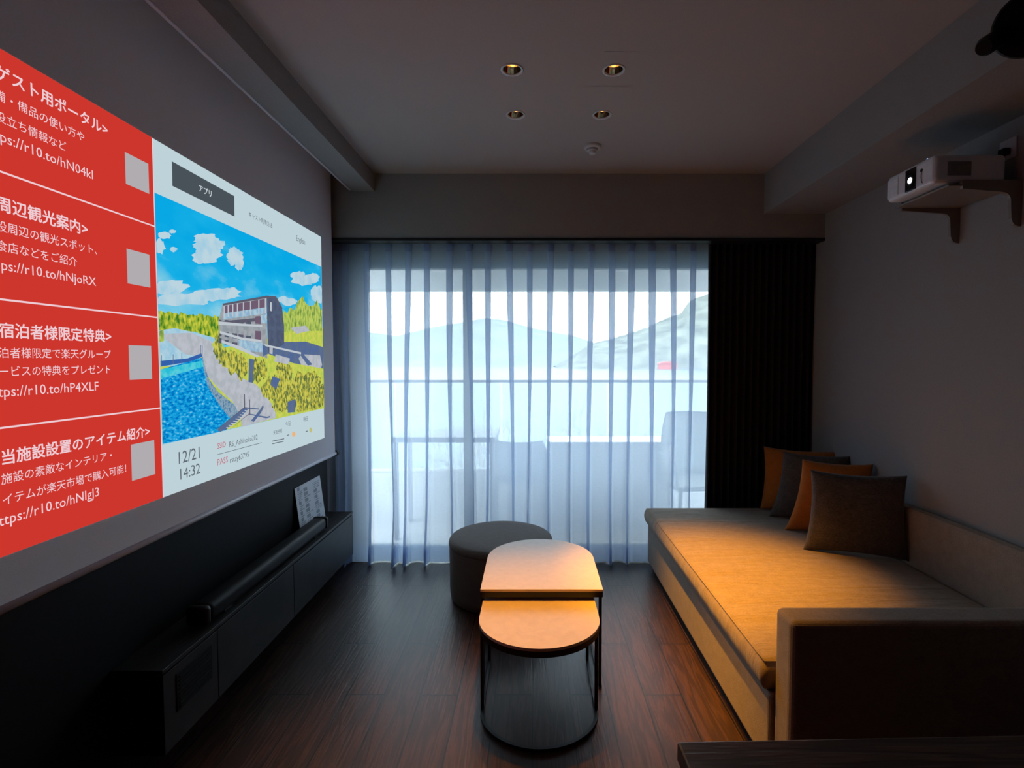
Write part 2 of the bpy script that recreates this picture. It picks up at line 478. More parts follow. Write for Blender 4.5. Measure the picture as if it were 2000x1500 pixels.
# ------------------------------------------------------------------ sliding window
wf = NB()
F = 0.045
for lo, hi in (((WX0, YW + 0.02, 0), (WX0 + F, YW + 0.09, WZ)), ((WX1 - F, YW + 0.02, 0), (WX1, YW + 0.09, WZ)),
               ((WX0, YW + 0.02, WZ - F), (WX1, YW + 0.09, WZ)), ((WX0, YW + 0.02, 0), (WX1, YW + 0.09, F))):
    box(wf, lo, hi, 0.003)
win = struct('window_1', wf, M['alu'])
mx0, mx1 = -0.462, -0.405
bm = NB()
box(bm, (mx0, YW + 0.015, F), (mx1, YW + 0.085, WZ - F), 0.003); obj('meeting_stile', bm, M['alu'], win, world_co=False)
bm = NB()
box(bm, (-0.425, YW - 0.005, 0.84), (-0.400, YW + 0.02, 1.02), 0.006); obj('window_handle', bm, M['black'], win, world_co=False)
for x0, x1, yy in ((WX0 + F, mx0 + 0.01, YW + 0.045), (mx1 - 0.01, WX1 - F, YW + 0.06)):
    bm = NB(); box(bm, (x0, yy, F), (x1, yy + 0.006, WZ - F)); obj('window_pane', bm, M['glass'], win, world_co=False)

# ------------------------------------------------------------------ sheer curtain with pinch pleats
CYM = 3.355
PLEATS_PX = [662, 680, 722, 763, 800, 838, 880, 918, 956, 996, 1035, 1074, 1113, 1152, 1192, 1231, 1269, 1311, 1349]


def smooth(a, b, x):
    t = max(0.0, min(1.0, (x - a) / (b - a))); return t * t * (3 - 2 * t)


def sheer_grid(zs, yoff=0.0):
    rnd = random.Random(11)
    px_ = [(p - CX) / FPX * CYM * 1.0 for p in PLEATS_PX]
    par = [(rnd.uniform(0.6, 1.3), rnd.uniform(-0.02, 0.02), rnd.uniform(0.5, 1.35), rnd.uniform(-1, 1), rnd.uniform(0, 6)) for _ in px_]
    xl, xr = -1.262, (1383 - CX) / FPX * CYM - 0.004
    rows = []
    for z in zs:
        h = 1 - z / 2.06            # 0 at the top, 1 at the floor
        pts = []
        anchors = []
        for (x, (w, dr, dp, sk, ph)) in zip(px_, par):
            W = (0.010 + 0.034 * w * smooth(0.10, 0.9, h))
            B = 0.0225 * (1 - (0.20 + 0.35 * (dp - 0.5)) * smooth(0.12, 0.75, h)) * (0.65 + 0.4 * w)
            D = (0.022 + 0.026 * dp * smooth(0.0, 0.5, h) + 0.055 * dp * smooth(0.80, 1.0, h))
            if x > 0.60: D = min(D, 0.055)
            if h < 0.035: W *= 0.6; D *= 0.5
            xc = x + dr * h + 0.004 * math.sin(5 * h + ph)
            anchors.append((xc, W, B, D, sk))
        prev = xl
        for i, (xc, W, B, D, sk) in enumerate(anchors):
            a = xc - W / 2
            for k in range(5):
                t = k / 5.0
                x = prev + (a - prev) * t
                pts.append((x, 0.010 * math.sin(math.pi * t) * (0.3 + h) * (1 if i % 2 else -0.6)))
            for k in range(13):
                t = k / 12.0
                x = xc + W * (t - 0.5) + B * math.sin(2 * math.pi * t) + 0.012 * sk * h * math.sin(math.pi * t)
                pts.append((x, -D * math.sin(math.pi * t) ** 0.9))
            prev = xc + W / 2
        for k in range(6):
            pts.append((prev + (xr - prev) * k / 5.0, 0))
        rows.append([(x, CYM + y + yoff, z) for x, y in pts])
    return rows


def grid_faces(bm, rows):
    vr = [[bm.verts.new(p) for p in r] for r in rows]
    for a, b in zip(vr, vr[1:]):
        for k in range(len(a) - 1): bm.faces.new((a[k], a[k + 1], b[k + 1], b[k]))
    return bm


sh = thing('sheer_curtain', 'white sheer pleated curtain drawn across the bright window', 'curtain', (0, CYM, 2.06))
zt = [2.06 - (2.06 - 0.005) * i / 36 for i in range(37)]
obj('sheer_cloth', grid_faces(NB(), sheer_grid(zt)), M['sheer'], sh, smooth=True)
obj('header_tape', grid_faces(NB(), sheer_grid([2.06, 2.04, 2.02, 2.0, 1.985], 0.0015)), M['sheer2'], sh, smooth=True)
obj('hem', grid_faces(NB(), sheer_grid([0.115, 0.08, 0.05, 0.005], 0.0015)), M['sheer'], sh, smooth=True)

# blackout curtain, gathered at the right
rows = []
rnd = random.Random(3)
ph = [rnd.uniform(-.4, .4) for _ in range(40)]
for i in range(30):
    z = 2.03 - (2.03 - 0.03) * i / 29
    h = i / 29
    r = []
    n = 15 * 10
    for k in range(n + 1):
        t = k / n
        x = 1.092 + (1.760 - 1.092) * t
        a = 2 * math.pi * 15 * t
        amp = 0.022 + 0.010 * h + 0.006 * math.sin(3 * t + 2)
        r.append((x + 0.008 * math.sin(a * 1 + 1.2) + 0.004 * ph[int(t * 30)], 3.322 - amp * math.sin(a + 0.5 * math.sin(4 * h + 9 * t)), z))
    rows.append(r)
bk = single('blackout_curtain', grid_faces(NB(), rows), M['blackout'], 'black blackout curtain gathered beside the right wall', 'curtain', smooth=True)
sol = bk.modifiers.new('thick', 'SOLIDIFY'); sol.thickness = 0.003

# ------------------------------------------------------------------ projection screen with its picture
SX = -1.200
scr = thing('projection_screen', 'wide pull-down projection screen showing a red and white guest menu', 'screen', (SX, 1.9, 0.735))
SY0, SY1 = 0.70, 3.184
bm = NB(); box(bm, (SX - 0.0015, SY0, 0.745), (SX, SY1, 2.418)); obj('screen_fabric', bm, M['screen'], scr)
bm = NB(); tube(bm, [(SX, SY0 - 0.01, 0.738), (SX, SY1 + 0.006, 0.738)], 0.0105, 14); bar = obj('bottom_bar', bm, M['bar'], scr, smooth=True)
for yy in (SY1 + 0.006, SY0 - 0.03):
    bm = NB(); tube(bm, [(SX, yy, 0.738), (SX, yy + 0.022, 0.738)], 0.016, 16); obj('end_cap', bm, M['blackplastic'], bar, smooth=False, label='black plastic end cap')
bm = NB(); tube(bm, [(-1.226, SY0 - 0.02, 2.392), (-1.226, 3.195, 2.392)], 0.024, 20); obj('roller', bm, M['blackplastic'], scr)


def P(x, y):
    q = on_x(x, y, SX); return (q.y, q.z)


LAYER = 0.0006


def poly(bm, pts, layer, mi=0, plane=False):
    """flat polygon on the screen from picture points"""
    vs_ = []
    for p in pts:
        u, v = p if plane else P(*p)
        vs_.append(bm.verts.new((SX + LAYER * layer, u, v)))
    f = bm.faces.new(vs_); f.material_index = mi
    return f


U0, U1 = 0.99, 3.024
V0, V1 = 0.857, 2.003
UR = 1.694
WHITE = emit('projected_white', srgb(190, 210, 217))
RED = emit('projected_red', srgb(205, 54, 44))
SLATE = emit('projected_slate', srgb(72, 82, 88))
LET = emit('projected_lettering', srgb(238, 205, 212))
GREY = emit('projected_grey', srgb(96, 104, 112))
PINK = emit('projected_red_lettering', srgb(196, 96, 112))
bm = NB(); poly(bm, [(U0, V0), (U1, V0), (U1, V1), (U0, V1)], 1, 0, True)
img = obj('projected_picture', bm, WHITE, scr)
bm = NB(); poly(bm, [(U0, V0), (UR, V0), (UR, V1), (U0, V1)], 2, 0, True); obj('red_panel', bm, RED, img)
bm = NB(); poly(bm, [(335, 315), (457, 383), (457.5, 423), (336, 363)], 2); obj('menu_button', bm, SLATE, img)
bm = NB()
for (xa, ya), (xb_, yb_) in (((0, 337), (301, 441)), ((0, 586), (305, 619)), ((0, 835), (309, 798))):
    va = (P(xa, ya)[1] + P(xb_, yb_)[1]) / 2
    poly(bm, [(U0, va - .0022), (UR, va - .0022), (UR, va + .0022), (U0, va + .0022)], 3, 0, True)
poly(bm, [(UR - .002, V0), (UR + .001, V0), (UR + .001, V1), (UR - .002, V1)], 3, 0, True)
obj('divider_lines', bm, LET, img)
# pale plates at the right of each red block
PLATE = emit('projected_plate', srgb(176, 172, 176))
for q in (((243, 294), (289, 323), (290, 382), (244, 355)), ((246, 485), (291, 498), (292, 562), (248, 553)),
          ((250, 675), (294, 675), (296, 740), (252, 742)), ((254, 868), (300, 860), (302, 927), (257, 938))):
    uv = [P(*p) for p in q]
    u0 = (uv[0][0] + uv[3][0]) / 2; u1 = (uv[1][0] + uv[2][0]) / 2
    v1_ = (uv[0][1] + uv[1][1]) / 2; v0_ = (uv[2][1] + uv[3][1]) / 2
    bm = NB(); poly(bm, [(u0, v0_), (u1, v0_), (u1, v1_), (u0, v1_)], 3, 0, True)
    obj('pale_plate', bm, PLATE, img)


def text_mesh(body, bold):
    cu = bpy.data.curves.new('txt', 'FONT'); cu.body = body; cu.size = 1; cu.resolution_u = 2
    o = bpy.data.objects.new('txt', cu); COL.objects.link(o)
    bpy.context.view_layer.update()
    dg = bpy.context.evaluated_depsgraph_get()
    me = bpy.data.meshes.new_from_object(o.evaluated_get(dg))
    if bold:            # heavier strokes: the same glyphs shifted a little each way
        t = bmesh.new()
        for dx, dy in ((-.02, 0), (.02, 0), (0, .018), (0, -.018)):
            k = len(t.verts); t.from_mesh(me); t.verts.ensure_lookup_table()
            for v in t.verts[k:]: v.co.x += dx; v.co.y += dy
        t.to_mesh(me); t.free()
    bpy.data.objects.remove(o); bpy.data.curves.remove(cu)
    return me


def letters(bm, anchor, x0, y0, x1, y1, pre='', bold=False, layer=4, base=0.0):
    """anchor spans (x0,y0)-(x1,y1), bottom line, in the photograph; pre continues to its left"""
    m1 = text_mesh(anchor, bold)
    ax0 = min(v.co.x for v in m1.vertices); ax1 = max(v.co.x for v in m1.vertices)
    ymin = min(v.co.y for v in m1.vertices)
    u0, va = P(x0, y0); u1, vb = P(x1, y1)
    s = (u1 - u0) / (ax1 - ax0)
    m = m1
    if pre:
        m = text_mesh(pre + anchor, bold)
    mx = max(v.co.x for v in m.vertices)
    vb_ = (va + vb) / 2 + base
    lo = ymin if ord(anchor[0]) > 255 else 0
    idx = {}
    for v in m.vertices:
        idx[v.index] = bm.verts.new((SX + LAYER * layer, u1 + (v.co.x - mx) * s, vb_ + (v.co.y - lo) * s))
    for p in m.polygons:
        try: bm.faces.new([idx[i] for i in p.vertices])
        except ValueError: pass
    bpy.data.meshes.remove(m1)
    if pre: bpy.data.meshes.remove(m)


BLOCKS = [
    [('スト用ポータル>', 22, 173, 209, 264, 'ゲ', True), ('備品の使い方や', 33, 218, 163, 275, '備・', False),
     ('立ち情報など', 12, 248, 128, 294, '役', False), ('s://r10.to/hN04kI', 13, 282, 180, 350, 'p', False)],
    [('辺観光案内>', 23, 424, 170, 458, '周', True), ('周辺の観光スポット、', 13, 457, 188, 497, '設', False),
     ('店などをご紹介', 14, 496, 149, 519, '食', False), ('s://r10.to/hNjoRX', 15, 530, 186, 558, 'p', False)],
    [('泊者様限定特典>', 28, 663, 216, 668, '宿', True), ('者様限定で楽天グループ', 18, 700, 215, 700, '泊', False),
     ('ビスの特典をプレゼント', 21, 735, 214, 730, 'ー', False), ('ps://r10.to/hP4XLF', 6, 774, 191, 763, 't', False)],
    [('当施設設置のアイテム紹介>', 2, 909, 291, 853, '', True), ('施設の素敵なインテリア・', 1, 949, 217, 896, '', False),
     ('イテムが楽天市場で購入可能！', 4, 986, 245, 924, '', False), ('tps://r10.to/hNIgJ3', 6, 1022, 192, 971, 't', False)],
]
for blk in BLOCKS:
    for t, x0, y0, x1, y1, pre, bold in blk:
        bm = NB(); letters(bm, t, x0, y0, x1, y1, pre, bold)
        obj('heading_line' if bold else 'text_line', bm, LET, img)
bm = NB(); letters(bm, 'アプリ', 387.5, 375, 412, 384, bold=True); obj('button_lettering', bm, emit('projected_button_text', srgb(205, 215, 220)), img)
for t in (('キャスト利用方法', 485, 424, 531, 446), ('English', 578, 470, 595, 478), ('天気予報', 533, 849, 550, 846),
          ('12/21', 348, 905, 389, 896), ('14:32', 351, 935, 390, 926), ('RS_Ashinoko202', 447, 872, 502, 859), ('rstay63795', 448, 902, 485, 894),
          ('今日', 557, 834, 566, 831), ('明日', 592, 824, 600, 822)):
    bm = NB(); letters(bm, *t); obj('text_line', bm, GREY, img)
bm = NB(); poly(bm, [(423, 887.6), (510, 864.2), (510, 865.2), (423, 888.6)], 4); obj('thin_rule', bm, GREY, img)
for (xa, ya, xb_, yb_) in ((530, 861, 554, 856), (531, 866, 553, 861), (559, 850, 564, 848), (596, 842, 600, 841)):
    bm = NB(); poly(bm, [(xa, ya), (xb_, yb_), (xb_, yb_ + 1.6), (xa, ya + 1.6)], 4); obj('tiny_text_line', bm, GREY, img)
for t in (('SSID', 423.5, 877, 440, 872), ('PASS', 423.5, 909, 444, 903)):
    bm = NB(); letters(bm, *t); obj('text_line', bm, PINK, img)
for cx_, cy_, rx, ry, mi in ((572.7, 848, 3.4, 5, 0), (606, 840, 2.6, 5, 1)):
    bm = NB(); poly(bm, [(cx_ + rx * math.cos(a * math.pi / 8), cy_ + ry * math.sin(a * math.pi / 8)) for a in range(16)], 4, mi)
    obj('weather_icon', bm, [emit('icon_orange', srgb(238, 178, 120)), emit('icon_olive', srgb(190, 190, 120))], img)

def pic_sky():
    m = emit('pic_sky', srgb(8, 168, 228), 1, [srgb(24, 176, 230), srgb(110, 198, 228), srgb(178, 212, 226)], 3.5, (1, 1, 2.2), 0.40, 0.95, 6)
    nt = m.node_tree; N = nt.nodes.new; L = nt.links.new
    cr = [n for n in nt.nodes if n.type == 'VALTORGB'][0]; nz = [n for n in nt.nodes if n.type == 'TEX_NOISE'][0]
    tc = [n for n in nt.nodes if n.type == 'TEX_COORD'][0]
    sp_ = N('ShaderNodeSeparateXYZ'); L(tc.outputs['Object'], sp_.inputs[0])
    mr = N('ShaderNodeMapRange'); mr.inputs['From Min'].default_value = 1.10; mr.inputs['From Max'].default_value = 0.55
    mr.inputs['To Min'].default_value = -0.1; mr.inputs['To Max'].default_value = 0.38
    L(sp_.outputs['Z'], mr.inputs['Value'])
    ad = N('ShaderNodeMath'); L(mr.outputs[0], ad.inputs[0]); L(nz.outputs['Fac'], ad.inputs[1]); L(ad.outputs[0], cr.inputs['Fac'])
    return m


# the lake picture: one flat mesh, a slot for each colour
PM = [
    pic_sky(),   # 0
    emit('pic_cloud', srgb(186, 212, 224), 1, srgb(150, 200, 224), 14, (1, 1, 1), 0.45, 0.7),   # 1
    emit('pic_trees_far', srgb(60, 120, 40), 1, [srgb(150, 175, 50), srgb(205, 205, 70)], 60, (1, 1, .6), 0.36, 0.62),   # 2
    emit('pic_water', srgb(0, 110, 190), 1, [srgb(10, 150, 215), srgb(40, 170, 225), srgb(150, 205, 225)], 95, (1, .6, 1.3), 0.36, 0.72, 4),   # 3
    emit('pic_path', srgb(186, 190, 200), 1, srgb(172, 178, 186), 30),   # 4
    emit('pic_bushes', srgb(70, 92, 60), 1, [srgb(128, 140, 70), srgb(205, 195, 70), srgb(196, 205, 110)], 85, (1, 1, .6), 0.34, 0.68, 4),   # 5
    emit('pic_grass', srgb(176, 200, 80), 1, srgb(205, 208, 90), 40),   # 6
    emit('pic_facade', srgb(142, 150, 158), 1, srgb(160, 166, 172), 40),   # 7
    emit('pic_gable', srgb(84, 96, 122), 1, srgb(76, 86, 110), 30),   # 8
    emit('pic_roof', srgb(92, 92, 108)),   # 9
    emit('pic_window', srgb(78, 88, 106), 1, srgb(96, 92, 110), 60),   # 10
    emit('pic_balcony', srgb(190, 198, 206)),   # 11
    emit('pic_glass', srgb(140, 176, 204), 1, srgb(170, 200, 216), 40),   # 12
    emit('pic_shade', srgb(82, 104, 150), 1, srgb(92, 110, 140), 20),   # 13
    emit('pic_jetty', srgb(52, 96, 170)),   # 14
    emit('pic_lagoon', srgb(150, 196, 220), 1, srgb(176, 208, 222), 30),   # 15
    emit('pic_trees_right', srgb(110, 140, 70), 1, [srgb(160, 186, 84), srgb(190, 205, 100)], 60, (1, 1, .5), 0.36, 0.62),   # 16
    emit('pic_maroon', srgb(112, 92, 112)),   # 17
    emit('pic_rocks', srgb(70, 120, 160), 1, [srgb(150, 170, 186), srgb(96, 140, 170)], 70, (1, 1, 1), 0.36, 0.62),   # 18
    emit('pic_shallow', srgb(40, 190, 215), 1, srgb(90, 205, 220), 40),   # 19
]
bm = NB()
q = lambda pts, layer, mi: poly(bm, pts, layer, mi)
UA, UB = UR + 0.003, U1 - 0.004
vt = (P(302, 374)[1] + P(626, 522)[1]) / 2
vb0, vb1 = P(313, 865)[1], P(632, 800)[1]
vb = (vb0 + vb1) / 2
poly(bm, [(UA, vb), (UB, vb), (UB, vt), (UA, vt)], 2, 0, True)


def clampP(p):
    u, v = P(*p)
    return (max(UA, min(UB, u)), max(vb, min(vt, v)))


def qc(pts, layer, mi): poly(bm, [clampP(p) for p in pts], layer, mi, True)


rc = random.Random(5)


def blob(cx_, cy_, rx, ry, layer, mi, n=22, rough=0.22):
    qc([(cx_ + rx * (1 + rc.uniform(-rough, rough)) * math.cos(2 * math.pi * a / n), cy_ + ry * (1 + rc.uniform(-rough, rough)) * math.sin(2 * math.pi * a / n)) for a in range(n)], layer, mi)


for c in ((400, 466, 24, 10), (412, 478, 30, 11), (386, 480, 10, 7), (402, 498, 28, 15), (388, 505, 13, 10), (458, 502, 16, 16), (466, 515, 9, 12), (455, 490, 9, 8),
          (592, 548, 22, 9), (582, 538, 14, 9), (604, 546, 20, 10), (612, 540, 9, 7), (320, 460, 14, 7), (310, 482, 12, 14), (338, 487, 7, 5), (336, 452, 6, 4), (552, 585, 10, 7), (565, 590, 14, 7), (620, 575, 14, 18),
          (330, 560, 34, 14), (420, 575, 46, 12), (350, 585, 60, 12), (450, 572, 18, 10)):
    blob(*c, 3 if rc.random() < .5 else 3.4, 1)
# far tree line and shore
qc([(300, 660), (430, 680), (632, 640), (634, 806), (312, 868)], 3.8, 6)
top = [(304, 612)]
x = 306
while x < 426:
    top.append((x, 609 + (x - 304) * 0.075 + rc.uniform(-4, 3))); x += 3.5
qc(top + [(428, 625), (428, 668), (380, 648), (306, 646)], 4, 2)
qc([(306, 645), (340, 641), (382, 650), (426, 662), (426, 700), (312, 680)], 4.4, 15)
qc([(304, 646), (318, 644), (320, 690), (306, 690)], 4.6, 16)
qc([(318, 652), (372, 650), (414, 668), (412, 700), (360, 692), (320, 662)], 5, 4)
qc([(308, 668), (330, 664), (362, 688), (392, 700), (392, 712), (310, 716)], 4.8, 15)
# water basin
qc([(309, 722), (394, 698), (396, 720), (404, 752), (424, 780), (450, 800), (466, 815), (440, 840), (420, 848), (312, 868)], 5, 3)
qc([(309, 722), (394, 704), (396, 716), (309, 740)], 5.3, 19)
# stony bank and promenade
qc([(393, 696), (400, 694), (406, 740), (424, 765), (456, 790), (470, 812), (455, 825), (430, 796), (404, 755), (396, 720)], 5.5, 18)
qc([(392, 690), (424, 660), (434, 700), (460, 728), (500, 752), (535, 790), (538, 816), (470, 838), (468, 812), (452, 784), (424, 758), (404, 735)], 6, 4)
# greenery right of the promenade
qc([(412, 672), (426, 655), (440, 690), (520, 700), (632, 720), (634, 804), (540, 816), (530, 790), (500, 752), (470, 738), (442, 715), (418, 690)], 6.4, 6)
for c in ((424, 686, 9, 16), (436, 700, 11, 18), (452, 708, 12, 22), (470, 716, 12, 24), (500, 724, 11, 22), (510, 720, 9, 20), (548, 726, 10, 24), (562, 730, 8, 18), (524, 762, 14, 22),
          (550, 760, 18, 26), (580, 760, 24, 28), (606, 756, 22, 28), (545, 790, 16, 16), (575, 785, 24, 20), (604, 780, 22, 20), (622, 770, 14, 26), (540, 745, 12, 14), (424, 666, 7, 14)):
    blob(*c, 7 + rc.random() * .6, 5, 20, 0.3)
qc([(484, 700), (494, 702), (492, 748), (483, 746)], 7.8, 13)
qc([(530, 735), (545, 740), (538, 760), (526, 752)], 7.9, 13)
qc([(560, 785), (576, 780), (574, 805), (560, 806)], 7.9, 13)
# right-hand trees, lawn and shadow
qc([(550, 622), (553, 606), (560, 612), (566, 600), (574, 606), (580, 590), (590, 578), (596, 592), (604, 598), (612, 596), (618, 586), (624, 600), (628, 606), (628, 652), (552, 648)], 4.2, 16)
qc([(552, 648), (628, 646), (629, 680), (552, 668)], 4.5, 6)
qc([(566, 640), (596, 636), (604, 646), (578, 652)], 4.8, 4)
qc([(550, 668), (596, 667), (630, 678), (630, 720), (590, 716), (520, 690)], 5, 13)
qc([(588, 692), (624, 694), (628, 712), (618, 745), (594, 730), (582, 700)], 5.2, 4)
qc([(580, 686), (590, 690), (609, 712), (600, 714)], 5.4, 13)
# the lakeside building
qc([(432, 594), (519, 580), (520, 700), (428, 668), (424, 628)], 8, 7)
qc([(519, 580), (536, 580), (549, 602), (553, 640), (553, 672), (521, 690)], 8, 8)
qc([(432, 593), (519, 577.5), (537, 579), (549, 600), (550, 604), (535, 583), (519, 582), (433, 597)], 8.6, 9)
qc([(424, 628), (500, 621), (522, 617), (522, 623), (500, 627), (458, 632), (426, 630)], 8.6, 9)
qc([(434, 598), (518, 583), (518, 600), (434, 612)], 8.3, 17)
qc([(434, 612), (518, 600), (518, 612), (434, 624)], 8.4, 12)
for px_ in (434, 442, 451, 460, 472, 486, 502, 515): qc([(px_, 597 - (px_ - 434) * .165), (px_ + 2.2, 596.6 - (px_ - 434) * .165), (px_ + 2.2, 620 - (px_ - 434) * .1), (px_, 620 - (px_ - 434) * .1)], 8.8, 11)
qc([(525.5, 590), (528.5, 590.5), (528.5, 608), (525.5, 607)], 8.8, 11)
for r_, (ya, yb_) in enumerate(((626, 632), (648, 652), (662, 672))):
    for xa, xb_ in ((425, 430), (436, 444), (451, 461), (463, 473), (478, 488)):
        if r_ == 2 and xa > 455: continue
        k = (xa - 425) * (.05 + .13 * r_)
        qc([(xa, ya - 10 + 8 + k), (xb_, ya - 10 + 8 + k + 1), (xb_, ya + 9 + k), (xa, ya + 8 + k)], 8.7, 10)
qc([(424, 627.5), (470, 632), (509, 635), (509, 638.5), (470, 635), (424, 631)], 8.9, 11)
qc([(424, 632 - 4.5), (500, 635), (510, 634.5), (510, 638.5), (424, 634.5)], 8.9, 11)
qc([(426, 646), (470, 659), (509, 664), (509, 669), (470, 664), (426, 651)], 8.9, 11)
qc([(430, 664), (465, 676), (505, 696), (500, 698), (462, 682), (430, 669)], 8.9, 11)
qc([(463, 663), (511, 670), (511, 688), (484, 686), (465, 676)], 8.8, 12)
qc([(507, 616), (519, 612), (519, 632), (507, 630)], 8.8, 12)
qc([(496, 618), (506, 617), (507, 633), (496, 632)], 8.8, 17)
qc([(496, 646), (507, 647), (507, 664), (496, 663)], 8.8, 17)
qc([(514, 672), (586, 688), (586, 692), (516, 676)], 9, 11)
qc([(524, 676), (531, 677), (530, 692), (524, 690)], 8.8, 4)
qc([(520, 676), (523, 690), (512, 696), (510, 674)], 8.7, 13)
qc([(536, 692), (564, 700), (562, 712), (534, 706)], 8.9, 4)
# jetty and steps
qc([(308, 705), (364, 700), (391, 690), (393, 697), (366, 707), (309, 716)], 7, 14)
for px_, py_ in ((312, 694), (335, 692), (352, 690), (389, 674), (392, 675)): qc([(px_, py_), (px_ + 1.2, py_), (px_ + 1.2, py_ + 20), (px_, py_ + 20)], 7.2, 13)
qc([(422, 840), (476, 795), (482, 800), (462, 822), (440, 838), (428, 844)], 7, 13)
for k in range(9):
    t = k / 8.0
    xa, ya = 440 + 36 * t, 834 - 33 * t
    qc([(xa, ya), (xa + 10, ya + 1.5), (xa + 9.5, ya + 3), (xa - .5, ya + 1.6)], 7.4, 11)
for (xa, ya, xb_, yb_, w) in ((422, 838, 476, 794, 1.6), (446, 840, 486, 806, 1.6)): qc([(xa, ya), (xb_, yb_), (xb_, yb_ + w), (xa, ya + w)], 7.6, 9)
qc([(474, 770), (476, 770), (476.5, 798), (474.5, 798)], 7.8, 9)
qc([(484, 780), (486, 780), (486.5, 810), (484.5, 810)], 7.8, 9)
qc([(488, 822), (506, 800), (512, 790), (513, 796), (508, 806), (494, 824)], 7.2, 13)
qc([(476, 795), (504, 798), (504, 800), (476, 798)], 7.2, 13)
qc([(486, 808), (520, 814), (526, 812), (526, 815), (518, 817), (486, 810)], 7.2, 13)
obj('lake_picture', bm, PM, img)

# ------------------------------------------------------------------ floating cabinet, soundbar, sheet
CXF, CXB, CY0, CY1, CZ0, CZ1 = -1.100, -1.255, 1.528, 3.19, 0.118, 0.380
cb = thing('media_cabinet', 'long low dark wood cabinet floating on the wall below the screen', 'cabinet', (-1.18, 2.36, CZ0))
bm = NB(); box(bm, (CXB, CY0, CZ0), (CXF - 0.018, CY1, CZ1 - 0.016), 0.001); obj('cabinet_body', bm, M['oak_dark'], cb)
bm = NB(); box(bm, (CXB, CY0, CZ1 - 0.014), (CXF, CY1, CZ1), 0.0015); obj('cabinet_top', bm, M['oak_dark'], cb)
for i, (ya, yb_) in enumerate(((CY0, 1.80), (1.80, 2.39), (2.39, CY1))):
    bm = NB(); box(bm, (CXF - 0.017, ya + 0.002, CZ0), (CXF, yb_ - 0.002, CZ1 - 0.019), 0.001)
    d = obj('cabinet_door', bm, M['oak_dark'], cb)
    if i == 0:
        bm = NB()
        box(bm, (CXF, 1.585, 0.215), (CXF + 0.003, 1.765, 0.335), 0.001)
        for k in range(8): box(bm, (CXF + 0.003, 1.595, 0.224 + k * 0.0135), (CXF + 0.006, 1.755, 0.229 + k * 0.0135))
        obj('vent_grille', bm, M['blackplastic'], d)
sb = thing('soundbar', 'long black rounded soundbar lying on the dark cabinet', 'soundbar', (-1.155, 2.31, CZ1))
bm = NB(); box(bm, (-1.195, 1.80, CZ1 + 0.006), (-1.118, 2.83, CZ1 + 0.072), 0.022, 5); obj('speaker_body', bm, M['blackplastic'], sb, smooth=True)
for ya in (1.775, 2.826):
    bm = NB(); box(bm, (-1.196, ya, CZ1 + 0.005), (-1.117, ya + 0.03, CZ1 + 0.073), 0.014, 4); obj('end_cap', bm, M['black'], sb, smooth=True)
for ya in (1.90, 2.70):
    bm = NB(); box(bm, (-1.185, ya, CZ1), (-1.13, ya + 0.05, CZ1 + 0.008)); obj('rubber_foot', bm, M['black'], sb)
# printed sheet leaning on the black wall
st = thing('information_sheet', 'white printed information sheet leaning on the black wall beside the curtain', 'sheet', (-1.235, 2.91, CZ1))
bm = NB()


def lean(y, t): return (-1.222 - 0.030 * t, y, CZ1 + 0.002 + 0.246 * t)


def leanq(bm, ya, yb_, ta, tb, off=0.0, mi=0):
    vs_ = [bm.verts.new(Vector(lean(y, t)) + Vector((off, 0, 0))) for y, t in ((ya, ta), (yb_, ta), (yb_, tb), (ya, tb))]
    f = bm.faces.new(vs_); f.material_index = mi


a = [lean(y, t) for y, t in ((2.748, 0), (3.076, 0), (3.076, 1), (2.748, 1))]
va_ = [bm.verts.new(p) for p in a]; vb_ = [bm.verts.new(Vector(p) - Vector((0.0015, 0, 0))) for p in a]
bm.faces.new(va_); bm.faces.new(vb_[::-1])
for k in range(4): bm.faces.new((va_[k], vb_[k], vb_[(k + 1) % 4], va_[(k + 1) % 4]))
obj('paper', bm, M['paper'], st)
bm = NB(); rr = random.Random(2)
for c0, c1 in ((2.775, 2.83), (2.845, 2.935), (2.965, 3.055)):
    t = 0.06
    while t < 0.93:
        hgt = rr.choice((0.012, 0.012, 0.02, 0.075))
        if hgt > 0.05: leanq(bm, c0, c0 + (c1 - c0) * .5, t, t + hgt, 0.0006)
        else: leanq(bm, c0, c0 + (c1 - c0) * rr.uniform(.6, 1), t, t + hgt, 0.0006)
        t += hgt + 0.022
obj('printed_blocks', bm, M['ink'], st, label='grey printed columns too small to read')

# ------------------------------------------------------------------ day-bed sofa
SXF, SXB = 0.722, 1.700
SYN, SYF = 1.565, 3.262
sf = thing('daybed_sofa', 'greige upholstered daybed sofa with low back along the right wall', 'sofa', (1.2, 2.4, 0))
bm = NB(); box(bm, (SXF + 0.03, SYN - 0.05, 0), (SXB, SYF - 0.03, 0.045)); obj('plinth', bm, M['black'], sf, label='black recessed plinth')
bm = NB(); box(bm, (SXF, SYN, 0.045), (SXB, SYF, 0.282), 0.012, 3); obj('base', bm, M['sofa'], sf, smooth=False)
# mattress with soft rounded edge and slightly uneven top
bm = NB()
nx, ny = 46, 80
mx0_, mx1_, my0, my1 = 0.700, 1.705, 1.570, 3.272
rows = []
T = 0.104
Rr = 0.034


def matt_pt(u, v, side):
    x = mx0_ + (mx1_ - mx0_) * u; y = my0 + (my1 - my0) * v
    return x, y


rings = []
prof = []
for k in range(9):
    a = math.pi * k / 8 - math.pi / 2
    prof.append((Rr * (1 - math.cos(a)) * 0.9, T / 2 + (T / 2 - Rr * .0) * math.sin(a)))
